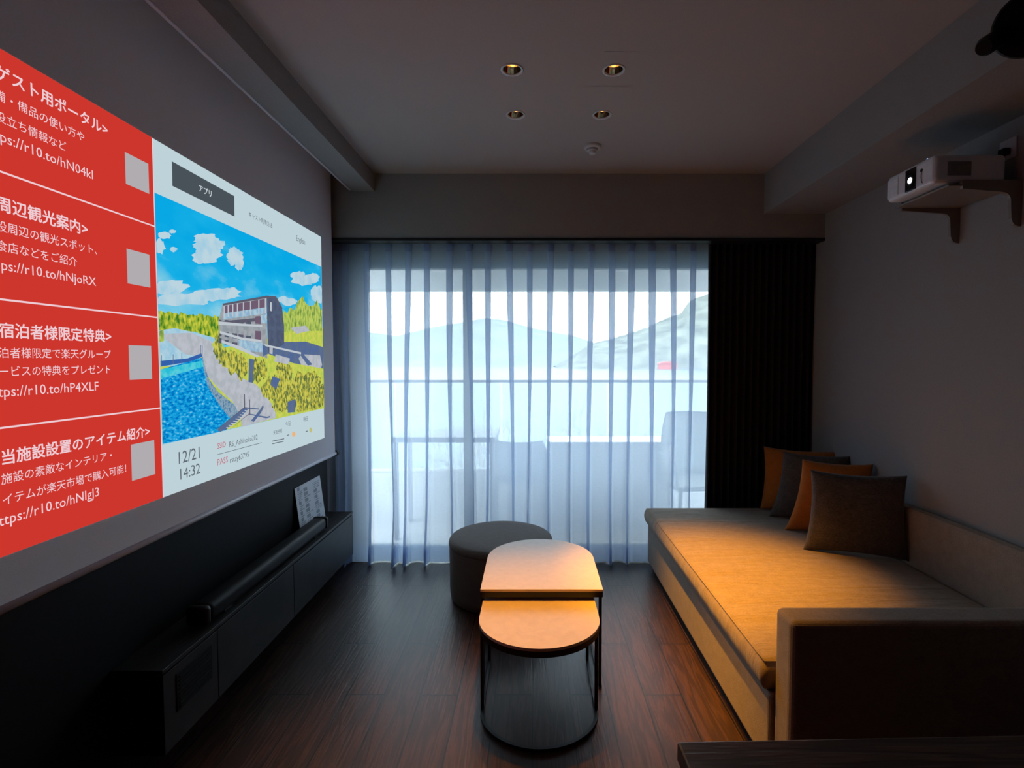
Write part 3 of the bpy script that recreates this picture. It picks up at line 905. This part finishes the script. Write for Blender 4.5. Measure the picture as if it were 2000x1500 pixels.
# perimeter loops (bottom to top), then a grid on top
def loop(ins, z):
    pts = []
    x0, x1, y0, y1 = mx0_ + ins, mx1_ - ins, my0 + ins, my1 - ins
    for i in range(nx): pts.append((x0 + (x1 - x0) * i / nx, y0, z))
    for j in range(ny): pts.append((x1, y0 + (y1 - y0) * j / ny, z))
    for i in range(nx): pts.append((x1 - (x1 - x0) * i / nx, y1, z))
    for j in range(ny): pts.append((x0, y1 - (y1 - y0) * j / ny, z))
    return pts


Z0 = 0.282
loops = [[bm.verts.new((x, y, Z0 + z)) for x, y, z in loop(i, zz)] for i, zz in prof]
n = len(loops[0])
for a_, b_ in zip(loops, loops[1:]):
    for k in range(n): bm.faces.new((a_[k], a_[(k + 1) % n], b_[(k + 1) % n], b_[k]))
ins = prof[-1][0]
gx0, gx1, gy0, gy1 = mx0_ + ins, mx1_ - ins, my0 + ins, my1 - ins
grid = [[None] * (ny + 1) for _ in range(nx + 1)]
per = loops[-1]
for i in range(nx + 1):
    for j in range(ny + 1):
        if j == 0: v = per[i]
        elif i == nx: v = per[nx + j]
        elif j == ny: v = per[nx + ny + (nx - i)] if i > 0 else per[2 * nx + ny]
        elif i == 0: v = per[2 * nx + ny + (ny - j)]
        else:
            x = gx0 + (gx1 - gx0) * i / nx; y = gy0 + (gy1 - gy0) * j / ny
            e = min(i, nx - i) / nx; e2 = min(j, ny - j) / ny
            dz = 0.006 * (1 - math.exp(-8 * e)) * (1 - math.exp(-8 * e2)) * 1.6
            dz += 0.0028 * mnoise.noise(Vector((x * 3.2 + y * .7, y * 11 - x * 3.0, 0.3))) * math.exp(-2.2 * (x - mx0_)) * 1.6
            dz += 0.0015 * mnoise.noise(Vector((x * 6, y * 6, 4.0)))
            v = bm.verts.new((x, y, Z0 + T + dz))
        grid[i][j] = v
for i in range(nx):
    for j in range(ny): bm.faces.new((grid[i][j], grid[i + 1][j], grid[i + 1][j + 1], grid[i][j + 1]))
mt = obj('mattress', bm, M['mattress'], sf, smooth=True)
bm = NB(); loop_pts = [Vector((x, y, Z0 + T * 0.93)) for x, y, _ in loop(0.012, 0)]
tube(bm, loop_pts[::2] + [loop_pts[0]], 0.0022, 6); obj('piping', bm, M['mattress'], mt, smooth=True)
bm = NB(); box(bm, (0.735, 1.462, 0.0), (1.755, 1.566, 0.560), 0.018, 4); obj('armrest', bm, M['sofa'], sf)
# low back, a little thicker at the bottom
bm = NB(); extrude_profile_y(bm, [(1.705, 0.045), (1.762, 0.045), (1.762, 0.622), (1.756, 0.632), (1.738, 0.636), (1.722, 0.628), (1.714, 0.612)], 1.55, 3.262)
obj('backrest', bm, M['sofa'], sf)


def cushion_bm(w, h, t, seed, lean_):
    bm = NB(); N_ = 26
    def f(u, v, s):
        pin = 1 - 0.075 * (1 - v * v) * abs(u)
        pin2 = 1 - 0.075 * (1 - u * u) * abs(v)
        x = w / 2 * u * pin; z = h / 2 * v * pin2
        x += lean_ * ((v + 1) / 2) ** 0.8 * (1 - u) / 2
        th = t / 2 * (max(0, (1 - u ** 2)) * max(0, (1 - v ** 2))) ** 0.42
        th += 0.004 * mnoise.noise(Vector((u * 2.3 + seed, v * 2.3, s))) * (1 - u * u) * (1 - v * v)
        return Vector((x, s * th, z + h / 2))
    g = {}
    for s in (-1, 1):
        for i in range(N_ + 1):
            for j in range(N_ + 1):
                u, v = -1 + 2 * i / N_, -1 + 2 * j / N_
                edge = i in (0, N_) or j in (0, N_)
                if edge and s == 1: g[s, i, j] = g[-1, i, j]; continue
                g[s, i, j] = bm.verts.new(f(math.sin(u * math.pi / 2) * .5 + u * .5, math.sin(v * math.pi / 2) * .5 + v * .5, s))
    for s in (-1, 1):
        for i in range(N_):
            for j in range(N_):
                q_ = [g[s, i, j], g[s, i + 1, j], g[s, i + 1, j + 1], g[s, i, j + 1]]
                bm.faces.new(q_ if s == -1 else q_[::-1])
    return bm


CUSH = [  # left bottom point on the mattress, right bottom, height, kind, label
    ((1.300, 2.500), (1.700, 2.360), 0.40, 'cush_grey', 'large charcoal cushion nearest the camera on the sofa'),
    ((1.352, 2.800), (1.705, 2.640), 0.40, 'cush_orange', 'orange cushion directly behind the nearest charcoal cushion'),
    ((1.380, 3.050), (1.700, 2.885), 0.40, 'cush_grey', 'charcoal cushion standing between the two orange cushions'),
    ((1.398, 3.205), (1.695, 3.045), 0.40, 'cush_orange', 'farthest orange cushion, against the black curtain'),
]
for i, (a, b, hh, k, lab) in enumerate(CUSH):
    w = 0.435
    d = Vector((b[0] - a[0], b[1] - a[1], 0)).normalized()
    if i: w = 0.41
    c = Vector((a[0], a[1], 0)) + d * w / 2
    bm = cushion_bm(w, 0.385, 0.13, i * 3.1, (0.035, 0.085, 0.07, 0.01)[i])
    o = obj('cushion', bm, M[k], None, smooth=True)
    tag(o, lab, 'cushion', 'cushions on the daybed')
    o.location = (c.x, c.y, 0.391)
    o.rotation_euler = (R(-9), 0, math.atan2(d.y, d.x))

# ------------------------------------------------------------------ ottoman
OC = (-0.176, 2.895)
ot = thing('ottoman', 'round charcoal fabric ottoman behind the nesting tables', 'ottoman', (OC[0], OC[1], 0))
bm = NB(); lathe(bm, [(0.262, 0.004), (0.276, 0.012), (0.281, 0.05), (0.284, 0.28), (0.284, 0.292)], (OC[0], OC[1], 0), 72, close_bottom=True)
obj('ottoman_body', bm, M['ottoman'], ot, smooth=True)
bm = NB(); lathe(bm, [(0.283, 0.291), (0.286, 0.297), (0.287, 0.306), (0.284, 0.318), (0.276, 0.327), (0.262, 0.332), (0.2, 0.336), (0.1, 0.338), (0.002, 0.339)], (OC[0], OC[1], 0), 72, close_top=True)
obj('ottoman_seat', bm, M['ottoman'], ot, smooth=True)

# ------------------------------------------------------------------ nesting tables


def dshape(x0, x1, ystraight, yc, depth, front, inset=0.0, n=36):
    """D outline: straight edge at ystraight, round end centred at yc reaching depth; front: round end towards the camera"""
    x0 += inset; x1 -= inset; depth -= inset
    cx_ = (x0 + x1) / 2; rx = (x1 - x0) / 2
    ys = ystraight + (-inset if front else inset)
    pts = [(x0, ys), ]
    arc = []
    for k in range(n + 1):
        a = math.pi * k / n
        arc.append((cx_ - rx * math.cos(a), yc + (-1 if front else 1) * depth * math.sin(a)))
    pts += arc + [(x1, ys)]
    return pts if not front else pts[::-1]


def d_ring(bm, outer, inner, z0, z1, closed):
    n = len(outer)
    a = [bm.verts.new((x, y, z0)) for x, y in outer]; b = [bm.verts.new((x, y, z1)) for x, y in outer]
    c = [bm.verts.new((x, y, z0)) for x, y in inner]; d = [bm.verts.new((x, y, z1)) for x, y in inner]
    rng = range(n) if closed else range(n - 1)
    for k in rng:
        j = (k + 1) % n
        bm.faces.new((a[k], a[j], b[j], b[k])); bm.faces.new((c[j], c[k], d[k], d[j]))
        bm.faces.new((b[k], b[j], d[j], d[k])); bm.faces.new((a[j], a[k], c[k], c[j]))
    if not closed:
        bm.faces.new((a[0], b[0], d[0], c[0])); bm.faces.new((a[-1], c[-1], d[-1], b[-1]))
    bmesh.ops.recalc_face_normals(bm, faces=bm.faces[:])
    return bm


def nest_table(label, x0, x1, ys, yc, depth, ztop, front):
    cx_ = (x0 + x1) / 2
    t = thing('nesting_table', label, 'table', (cx_, yc, 0))
    bm = NB(); prism(bm, dshape(x0, x1, ys, yc, depth, front), ztop - 0.010, ztop)
    bmesh.ops.bevel(bm, geom=[e for e in bm.edges if all(v.co.z > ztop - .001 for v in e.verts)], offset=0.0015, segments=1, affect='EDGES')
    obj('table_top', bm, M['tabletop'], t)
    bm = NB(); d_ring(bm, dshape(x0, x1, ys, yc, depth, front, 0.001), dshape(x0, x1, ys, yc, depth, front, 0.013), ztop - 0.032, ztop - 0.010, True)
    obj('top_frame', bm, M['black'], t)
    bm = NB(); d_ring(bm, dshape(x0, x1, ys, yc, depth, front, 0.003), dshape(x0, x1, ys, yc, depth, front, 0.015), 0.0, 0.012, False)
    obj('floor_frame', bm, M['black'], t)
    sg = -1 if front else 1
    yst = ys + (-0.012 if front else 0.012)
    for lx, ly in ((x0 + 0.010, yst), (x1 - 0.010, yst), (x0 + 0.010, yc), (x1 - 0.010, yc)):
        bm = NB(); box(bm, (lx - 0.006, ly - 0.006, 0.010), (lx + 0.006, ly + 0.006, ztop - 0.030)); obj('leg', bm, M['black'], t)
    return t


nest_table('taller sand-topped nesting table with straight edge towards the camera', -0.206, 0.279, 2.042, 2.385, 0.245, 0.400, False)
nest_table('lower sand-topped nesting table with rounded end towards the camera', -0.196, 0.246, 2.235, 1.905, 0.212, 0.355, True)

# ------------------------------------------------------------------ dining table corner in the foreground
dt = thing('dining_table', 'dark walnut table with its corner at the lower right', 'table', (0.228, 0.808, 0), R(1.5))
bm = NB(); box(bm, (0, -0.78, 0.668), (1.34, 0, 0.700), 0.004); obj('table_top', bm, M['table_wood'], dt, world_co=False)
for lx, ly in ((0.03, -0.09), (1.25, -0.09), (0.03, -0.75), (1.25, -0.75)):
    bm = NB(); box(bm, (lx, ly, 0), (lx + 0.06, ly + 0.06, 0.669), 0.003); obj('leg', bm, M['table_wood'], dt, world_co=False)

# ------------------------------------------------------------------ projector on its wall bracket
br = thing('projector_bracket', 'beige metal wall bracket holding the projector', 'bracket', (1.766, 2.07, 1.93))
bm = NB(); box(bm, (1.500, 1.930, 1.930), (1.760, 2.215, 1.938), 0.002); obj('shelf_plate', bm, M['bracket'], br)


def bracket_arm(y0, y1, xt, zt0, zt1):
    pr = [(1.766, zt1), (xt, zt1), (xt - 0.004, zt1 - 0.006), (xt, zt0), (1.695, zt0 - 0.012)]
    for k in range(1, 6):
        a = math.pi / 2 * k / 5
        pr.append((1.695 + 0.03 * math.sin(a), zt0 - 0.012 - 0.03 * (1 - math.cos(a))))
    pr.append((1.729, 1.815))
    for k in range(0, 5):
        a = math.pi / 2 * k / 4
        pr.append((1.729 + 0.030 * (1 - math.cos(a)) + .002, 1.812 - 0.026 * math.sin(a)))
    pr.append((1.766, 1.786))
    bm = NB(); extrude_profile_y(bm, pr[::-1], y0, y1); return bm


obj('bracket_arm', bracket_arm(2.205, 2.217, 1.525, 1.920, 1.962), M['bracket'], br)
obj('bracket_arm', bracket_arm(1.928, 1.940, 1.550, 1.920, 1.952), M['bracket'], br)
pj = thing('projector', 'white projector on the right wall bracket with its lens lit', 'projector', (1.585, 2.065, 1.94))
PX0, PX1, PY0, PY1, PZ0, PZ1 = 1.452, 1.715, 1.938, 2.195, 1.945, 2.048
bm = NB(); box(bm, (PX0, PY0, PZ0), (PX1, PY1, PZ1), 0.016, 4); body = obj('projector_body', bm, M['proj'], pj)
bm = NB(); box(bm, (PX0 - 0.002, 2.125, PZ0 + 0.014), (PX0 + 0.003, 2.188, PZ1 - 0.016), 0.001)
for k in range(7): box(bm, (PX0 - 0.0035, 2.128, PZ0 + 0.02 + k * .0095), (PX0 - 0.001, 2.185, PZ0 + 0.023 + k * .0095))
obj('front_grille', bm, M['proj'], pj)
bm = NB(); box(bm, (PX0 - 0.0025, 2.028, PZ0 + 0.008), (PX0 + 0.004, 2.085, PZ1 - 0.012), 0.002); obj('lens_window', bm, M['lens_glass'], pj, label='black lens window')
bm = NB(); lathe(bm, [(0.021, -0.001), (0.021, -0.007), (0.017, -0.007)], (PX0 - 0.002, 2.052, 1.990), 28, 'x'); ln = obj('lens', bm, M['black'], pj, smooth=False)
bm = NB(); lathe(bm, [(0.012, -0.005), (0.006, -0.0075), (0.0005, -0.008)], (PX0 - 0.002, 2.052, 1.990), 24, 'x', close_top=True); obj('lit_lens', bm, M['lens_light'], ln, smooth=True, label='bright lit lens glass')
bm = NB(); lathe(bm, [(0.0022, 0), (0.0022, 0.002), (0.0004, 0.003)], (PX0 + 0.012, 1.990, PZ1 - 0.0005), 12); obj('status_light', bm, M['led'], pj, label='blue status light')
bm = NB(); lathe(bm, [(0.006, 0), (0.006, -0.002), (0.001, -0.003)], (PX0, 2.000, 2.010), 16, 'x', close_top=True); obj('sensor', bm, M['black'], pj)
bm = NB(); tube(bm, [(PX0 - 0.001, 2.000, 2.008), (PX0 - 0.003, 1.999, 1.985), (PX0 - 0.002, 1.996, 1.965), (PX0 + .01, 1.988, 1.950)], 0.0012, 6); obj('lens_cap_cord', bm, M['black'], pj)
bm = NB(); box(bm, (1.500, PY0 - 0.002, PZ0 + 0.025), (1.585, PY0 + 0.003, PZ1 - 0.028), 0.001)
for k in range(5): box(bm, (1.504, PY0 - 0.0035, PZ0 + 0.03 + k * .009), (1.581, PY0 - 0.001, PZ0 + 0.034 + k * .009))
obj('side_grille', bm, M['vent'], pj)
for fx, fy in ((1.53, 1.97), (1.53, 2.17), (1.68, 2.07)):
    bm = NB(); lathe(bm, [(0.009, 1.938), (0.009, 1.947)], (fx, fy, 0), 14, close_bottom=True); obj('foot', bm, M['black'], pj)
# socket plate on the wall behind the projector with a plug
so = thing('wall_socket', 'small pale socket plate on the right wall behind the projector', 'socket', (1.766, 1.985, 2.10))
bm = NB(); box(bm, (1.760, 1.955, 2.045), (1.766, 2.025, 2.120), 0.002); obj('socket_plate', bm, M['white_plastic'], so)
bm = NB(); box(bm, (1.735, 1.975, 2.06), (1.760, 2.005, 2.085), 0.004); obj('plug', bm, M['blackplastic'], so, label='black plug')

# black adjustable spotlight, upper right
sp = on_y(2014, 42, 1.25)
sl = thing('spotlight', 'black ceiling spotlight at the upper right corner', 'spotlight', (sp.x, sp.y, ZC))
axis = (Vector((0, 0, CAM_H)) - sp); axis.z -= 0.25; axis.normalize()
bm = NB(); tube(bm, [(sp.x, sp.y + .02, sp.z + .02), (sp.x, sp.y + .02, ZC - 0.012)], 0.009, 12); obj('stem', bm, M['black'], sl, smooth=True)
bm = NB(); lathe(bm, [(0.045, ZC), (0.045, ZC - 0.012), (0.01, ZC - 0.016)], (sp.x, sp.y + .02, 0), 28); obj('ceiling_canopy', bm, M['black'], sl)
bm = NB(); tube(bm, [sp - axis * 0.10, sp - axis * 0.02, sp + axis * 0.025], [0.050, 0.066, 0.070], 36); hd = obj('lamp_head', bm, M['black'], sl, smooth=False)
bm = NB(); tube(bm, [sp + axis * 0.024, sp + axis * 0.030], [0.071, 0.067], 36); obj('front_rim', bm, M['blackplastic'], hd)
e1 = on_y(1962, 66, 1.29); e2 = on_y(1921, 93, 1.24)
bm = NB(); tube(bm, [e1, e2 + (e1 - e2) * .12, e2], [0.021, 0.021, 0.016], 20); obj('tilt_knob', bm, M['blackplastic'], hd, smooth=False)

# ------------------------------------------------------------------ downlights and detector
WARM = (1.0, 0.40, 0.012)
AIM = [(0.05, 1.62), (0.76, 2.16), (0.05, 1.62), (0.76, 2.34)]
DLAB = ['front left downlight, copper reflector, on the ceiling', 'front right downlight, copper reflector, on the ceiling',
        'rear left downlight, smaller in view, nearer the window', 'rear right downlight, nearest the smoke detector']
dl0 = thing('downlight', DLAB[0], 'downlight', (DL[0][0], DL[0][1], ZC), 0, 'ceiling downlights')
bm = NB(); lathe(bm, [(HOLE - 0.001, 0.004), (HOLE - 0.001, -0.001), (0.0435, -0.003), (0.0445, -0.0005)], (0, 0, 0), 40); obj('trim_ring', bm, M['ring'], dl0, smooth=True, world_co=False)
bm = NB(); lathe(bm, [(HOLE - 0.0015, 0.002), (0.032, 0.014), (0.025, 0.030), (0.018, 0.040)], (0, 0, 0), 40)
rf = obj('reflector', bm, M['chrome'], dl0, smooth=True, world_co=False)
bm = NB(); lathe(bm, [(0.009, 0.036), (0.0115, 0.031), (0.010, 0.025), (0.006, 0.0215), (0.001, 0.0205)], (0.002, 0.0135, 0), 24, close_top=True); obj('lamp', bm, M['lamp'], rf, smooth=True, world_co=False)
dls = [dl0]
for k in range(1, 4): dls.append(dup(dl0, (DL[k][0], DL[k][1], ZC), 0, DLAB[k]))
SPOT_W = [128, 270, 108, 245]
for k in range(4):
    ld = bpy.data.lights.new('downlight_lamp', 'SPOT')
    ld.energy = SPOT_W[k]; ld.color = WARM; ld.shadow_soft_size = 0.02
    ld.spot_size = R(54 if k % 2 == 0 else 40); ld.spot_blend = 1.0
    lo = bpy.data.objects.new('downlight_lamp', ld); COL.objects.link(lo)
    p0 = Vector((DL[k][0], DL[k][1], ZC - 0.008)); lo.location = p0
    lo.rotation_euler = (Vector((AIM[k][0], AIM[k][1], 0.3)) - p0).to_track_quat('-Z', 'Y').to_euler()

sd = thing('smoke_detector', 'white round smoke detector on the ceiling near the bulkhead', 'smoke detector', (0.314, 2.815, ZC))
bm = NB(); lathe(bm, [(0.046, ZC), (0.046, ZC - 0.010), (0.042, ZC - 0.014), (0.030, ZC - 0.016)], (0.314, 2.815, 0), 40); obj('detector_base', bm, M['white_plastic'], sd, smooth=False)
bm = NB(); lathe(bm, [(0.026, ZC - 0.014), (0.026, ZC - 0.022), (0.028, ZC - 0.023), (0.027, ZC - 0.027), (0.020, ZC - 0.029), (0.020, ZC - 0.034), (0.016, ZC - 0.040), (0.002, ZC - 0.042)], (0.314, 2.815, 0), 40, close_top=True); obj('sensor_head', bm, M['white_plastic'], sd, smooth=False)

# ------------------------------------------------------------------ balcony
bm = NB(); box(bm, (-2.2, YW + 0.1, -0.16), (2.6, 4.86, -0.06)); struct('balcony_floor', bm, M['deck'])
bm = NB(); box(bm, (-2.2, YW + 0.1, 2.09), (2.6, 4.7, 2.2)); box(bm, (-2.2, 4.7, 1.932), (2.6, 4.86, 2.4)); struct('balcony_soffit', bm, M['concrete'])
bm = NB(); box(bm, (-2.2, 4.68, -0.06), (2.6, 4.86, 0.30)); struct('balcony_kerb', bm, M['concrete'])
rl = thing('balcony_railing', 'glass balcony railing with thin metal top rail outside the window', 'railing', (0, 4.75, 0.30))
bm = NB(); box(bm, (-2.2, 4.735, 1.105), (2.6, 4.765, 1.130), 0.004); obj('top_rail', bm, M['alu'], rl)
bm = NB(); box(bm, (-2.2, 4.735, 0.30), (2.6, 4.765, 0.325), 0.003); obj('bottom_rail', bm, M['outdoor_white'], rl)
for k in range(5):
    xa = -2.2 + k * 0.96
    bm = NB(); box(bm, (xa + 0.01, 4.747, 0.32), (xa + 0.95, 4.755, 1.108)); obj('glass_panel', bm, M['rail_glass'], rl)
# low white-topped equipment box
ac = thing('outdoor_unit', 'pale low equipment box with bright white top on the balcony', 'outdoor unit', (0.64, 4.45, -0.06))
bm = NB(); box(bm, (0.130, 4.30, -0.06), (1.140, 4.60, 0.612), 0.008); obj('unit_body', bm, M['concrete'], ac)
bm = NB(); box(bm, (0.120, 4.29, 0.612), (1.150, 4.62, 0.640), 0.006); obj('unit_top', bm, M['gloss_white'], ac)
bm = NB()
for k in range(14): box(bm, (0.20, 4.292, 0.05 + k * .035), (0.80, 4.300, 0.058 + k * .035))
obj('unit_grille', bm, M['concrete'], ac)
tb = thing('balcony_table', 'grey outdoor table seen through the left part of the sheer curtain', 'table', (-0.67, 4.2, -0.06))
bm = NB(); box(bm, (-1.06, 3.95, 0.685), (-0.28, 4.45, 0.725), 0.004); obj('table_top', bm, M['outdoor_grey'], tb)
for lx, ly in ((-1.05, 3.96), (-0.32, 3.96), (-1.05, 4.41), (-0.32, 4.41)):
    bm = NB(); box(bm, (lx, ly, -0.06), (lx + 0.03, ly + 0.03, 0.686)); obj('leg', bm, M['outdoor_grey'], tb)


def chair(label, x, y, rz, m, tall):
    c = thing('balcony_chair', label, 'chair', (x, y, -0.06), rz, 'outdoor chairs')
    bm = NB(); box(bm, (-0.24, -0.23, 0.38), (0.24, 0.23, 0.42), 0.012); obj('seat', bm, m, c, world_co=False)
    bm = NB()
    rows_ = []
    for i in range(9):
        z = 0.42 + tall * i / 8
        wd = 0.24 * (1 - 0.25 * (i / 8) ** 3)
        rows_.append([(wd * (-1 + 2 * k / 12), 0.22 + 0.05 * i / 8 - 0.10 * abs(-1 + 2 * k / 12) ** 2, z) for k in range(13)])
    grid_faces(bm, rows_)
    bmesh.ops.solidify(bm, geom=bm.faces[:], thickness=0.02)
    obj('backrest', bm, m, c, world_co=False, smooth=True)
    for sx, sy in ((-1, -1), (1, -1), (-1, 1), (1, 1)):
        bm = NB(); tube(bm, [(sx * .2, sy * .19, 0.39), (sx * .225, sy * .21, 0.0)], [0.016, 0.012], 10); obj('leg', bm, M['outdoor_grey'], c, world_co=False)
    for sx in (-1, 1):
        bm = NB(); tube(bm, [(sx * .23, -.2, .4), (sx * .25, -.2, .6), (sx * .25, .15, .62), (sx * .22, .22, .62)], 0.012, 8); obj('armrest', bm, M['outdoor_grey'], c, world_co=False)
    return c


chair('woven outdoor chair at the far right of the balcony', 1.29, 4.15, R(8), M['rattan'], 0.52)
chair('grey outdoor chair between the balcony table and the white-topped box', -0.10, 4.40, R(180), M['outdoor_grey'], 0.30)

# ------------------------------------------------------------------ lake, hills, trees
bm = NB(); box(bm, (-60, 4.9, -7.4), (60, 17, -6.6)); struct('lakeside_ground', bm, M['grass'])
bm = NB()
g = [[bm.verts.new((x, y, -7.2)) for x in (-900, -200, 0, 200, 900)] for y in (17, 60, 200, 600, 1600)]
for a_, b_ in zip(g, g[1:]):
    for k in range(4): bm.faces.new((a_[k], a_[k + 1], b_[k + 1], b_[k]))
lk = obj('lake', bm, M['lake']); tag(lk, 'pale rippled lake beyond the balcony railing', 'lake', kind='stuff')


def ridge(name, pts, y_ridge, y_shore, m, label, seed, rough):
    bm = NB(); rows_ = []
    xs = [pts[0][0] + (pts[-1][0] - pts[0][0]) * i / 120 for i in range(121)]
    top_ = []
    for x in xs:
        for (xa, ya), (xb_, yb_) in zip(pts, pts[1:]):
            if xa <= x <= xb_:
                t = (x - xa) / (xb_ - xa); y = ya + (yb_ - ya) * t; break
        p = on_y(x, y, y_ridge); p.z += rough * mnoise.noise(Vector((x * .13, seed, 0)))
        top_.append(p)
    for j, f_ in enumerate((0, .18, .4, .62, .82, 1.0)):
        r_ = []
        for p in top_:
            y = y_shore + (y_ridge - y_shore) * f_
            z = -8 + (p.z + 8) * (f_ ** 0.75)
            if 0 < f_ < 1: z += rough * 1.5 * mnoise.noise(Vector((p.x * .02, y * .02, seed)))
            r_.append((p.x * (y / y_ridge if f_ < 1 else 1), y, z))
        rows_.append(r_)
    rows_.append([(p.x, y_ridge + (y_ridge - y_shore), -8) for p in top_])
    return single(name, grid_faces(bm, rows_), m, label, 'mountain')


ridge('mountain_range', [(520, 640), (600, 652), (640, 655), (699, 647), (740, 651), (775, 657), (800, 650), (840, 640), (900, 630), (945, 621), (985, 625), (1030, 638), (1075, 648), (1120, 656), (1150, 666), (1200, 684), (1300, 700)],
      1300, 860, M['hazed_forest'], 'hazy blue mountain ridge across the lake', 1.0, 1.2)
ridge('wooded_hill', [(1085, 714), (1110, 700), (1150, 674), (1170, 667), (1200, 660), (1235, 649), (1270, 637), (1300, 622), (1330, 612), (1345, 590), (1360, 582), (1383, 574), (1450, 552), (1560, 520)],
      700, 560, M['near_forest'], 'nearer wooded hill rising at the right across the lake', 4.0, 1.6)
bh = thing('boathouse', 'small red building on the lake shore below the wooded hill', 'building', (150, 540, -8))
a_ = on_y(1289, 706, 540); b_ = on_y(1322, 722, 540)
bm = NB(); box(bm, (a_.x, 540, -8), (b_.x, 550, a_.z - 2.2)); obj('boathouse_walls', bm, M['red_paint'], bh)
bm = NB(); extrude_profile_y(bm, [(a_.x - 1, a_.z - 2.2), (b_.x + 1, a_.z - 2.2), ((a_.x + b_.x) / 2 + 3, a_.z), ((a_.x + b_.x) / 2 - 3, a_.z)], 539, 551); obj('boathouse_roof', bm, M['red_paint'], bh)


def tree(label, x, y, hgt, seed):
    rnd_ = random.Random(seed); bm = NB()
    def grow(p, d, l, r, depth):
        q1 = p + d * l
        mid = p + d * l * .5 + Vector((rnd_.uniform(-1, 1), rnd_.uniform(-1, 1), rnd_.uniform(-.4, .4))) * l * .06
        tube(bm, [p, mid, q1], [r, r * .85, r * .66], 5, False)
        if depth == 0: return
        for _ in range(3 if depth > 1 else 4):
            nd = (d + Vector((rnd_.uniform(-1, 1), rnd_.uniform(-1, 1), rnd_.uniform(-.25, .75))) * .75).normalized()
            grow(q1 - d * l * rnd_.uniform(0, .3), nd, l * rnd_.uniform(.6, .82), r * .62, depth - 1)
    grow(Vector((x, y, -6.6)), Vector((rnd_.uniform(-.1, .1), 0, 1)).normalized(), hgt * .34, hgt * .009, 5)
    return single('bare_tree', bm, M['bark'], label, 'tree', 'leafless trees by the lake')


tree('leafless tree beyond the railing, behind the balcony table', -2.3, 12.0, 7.6, 3)
tree('leafless tree beyond the railing, behind the middle of the window', 0.0, 14.0, 7.6, 8)
tree('leafless tree beyond the railing, behind the white-topped box', 2.6, 15.5, 7.4, 21)
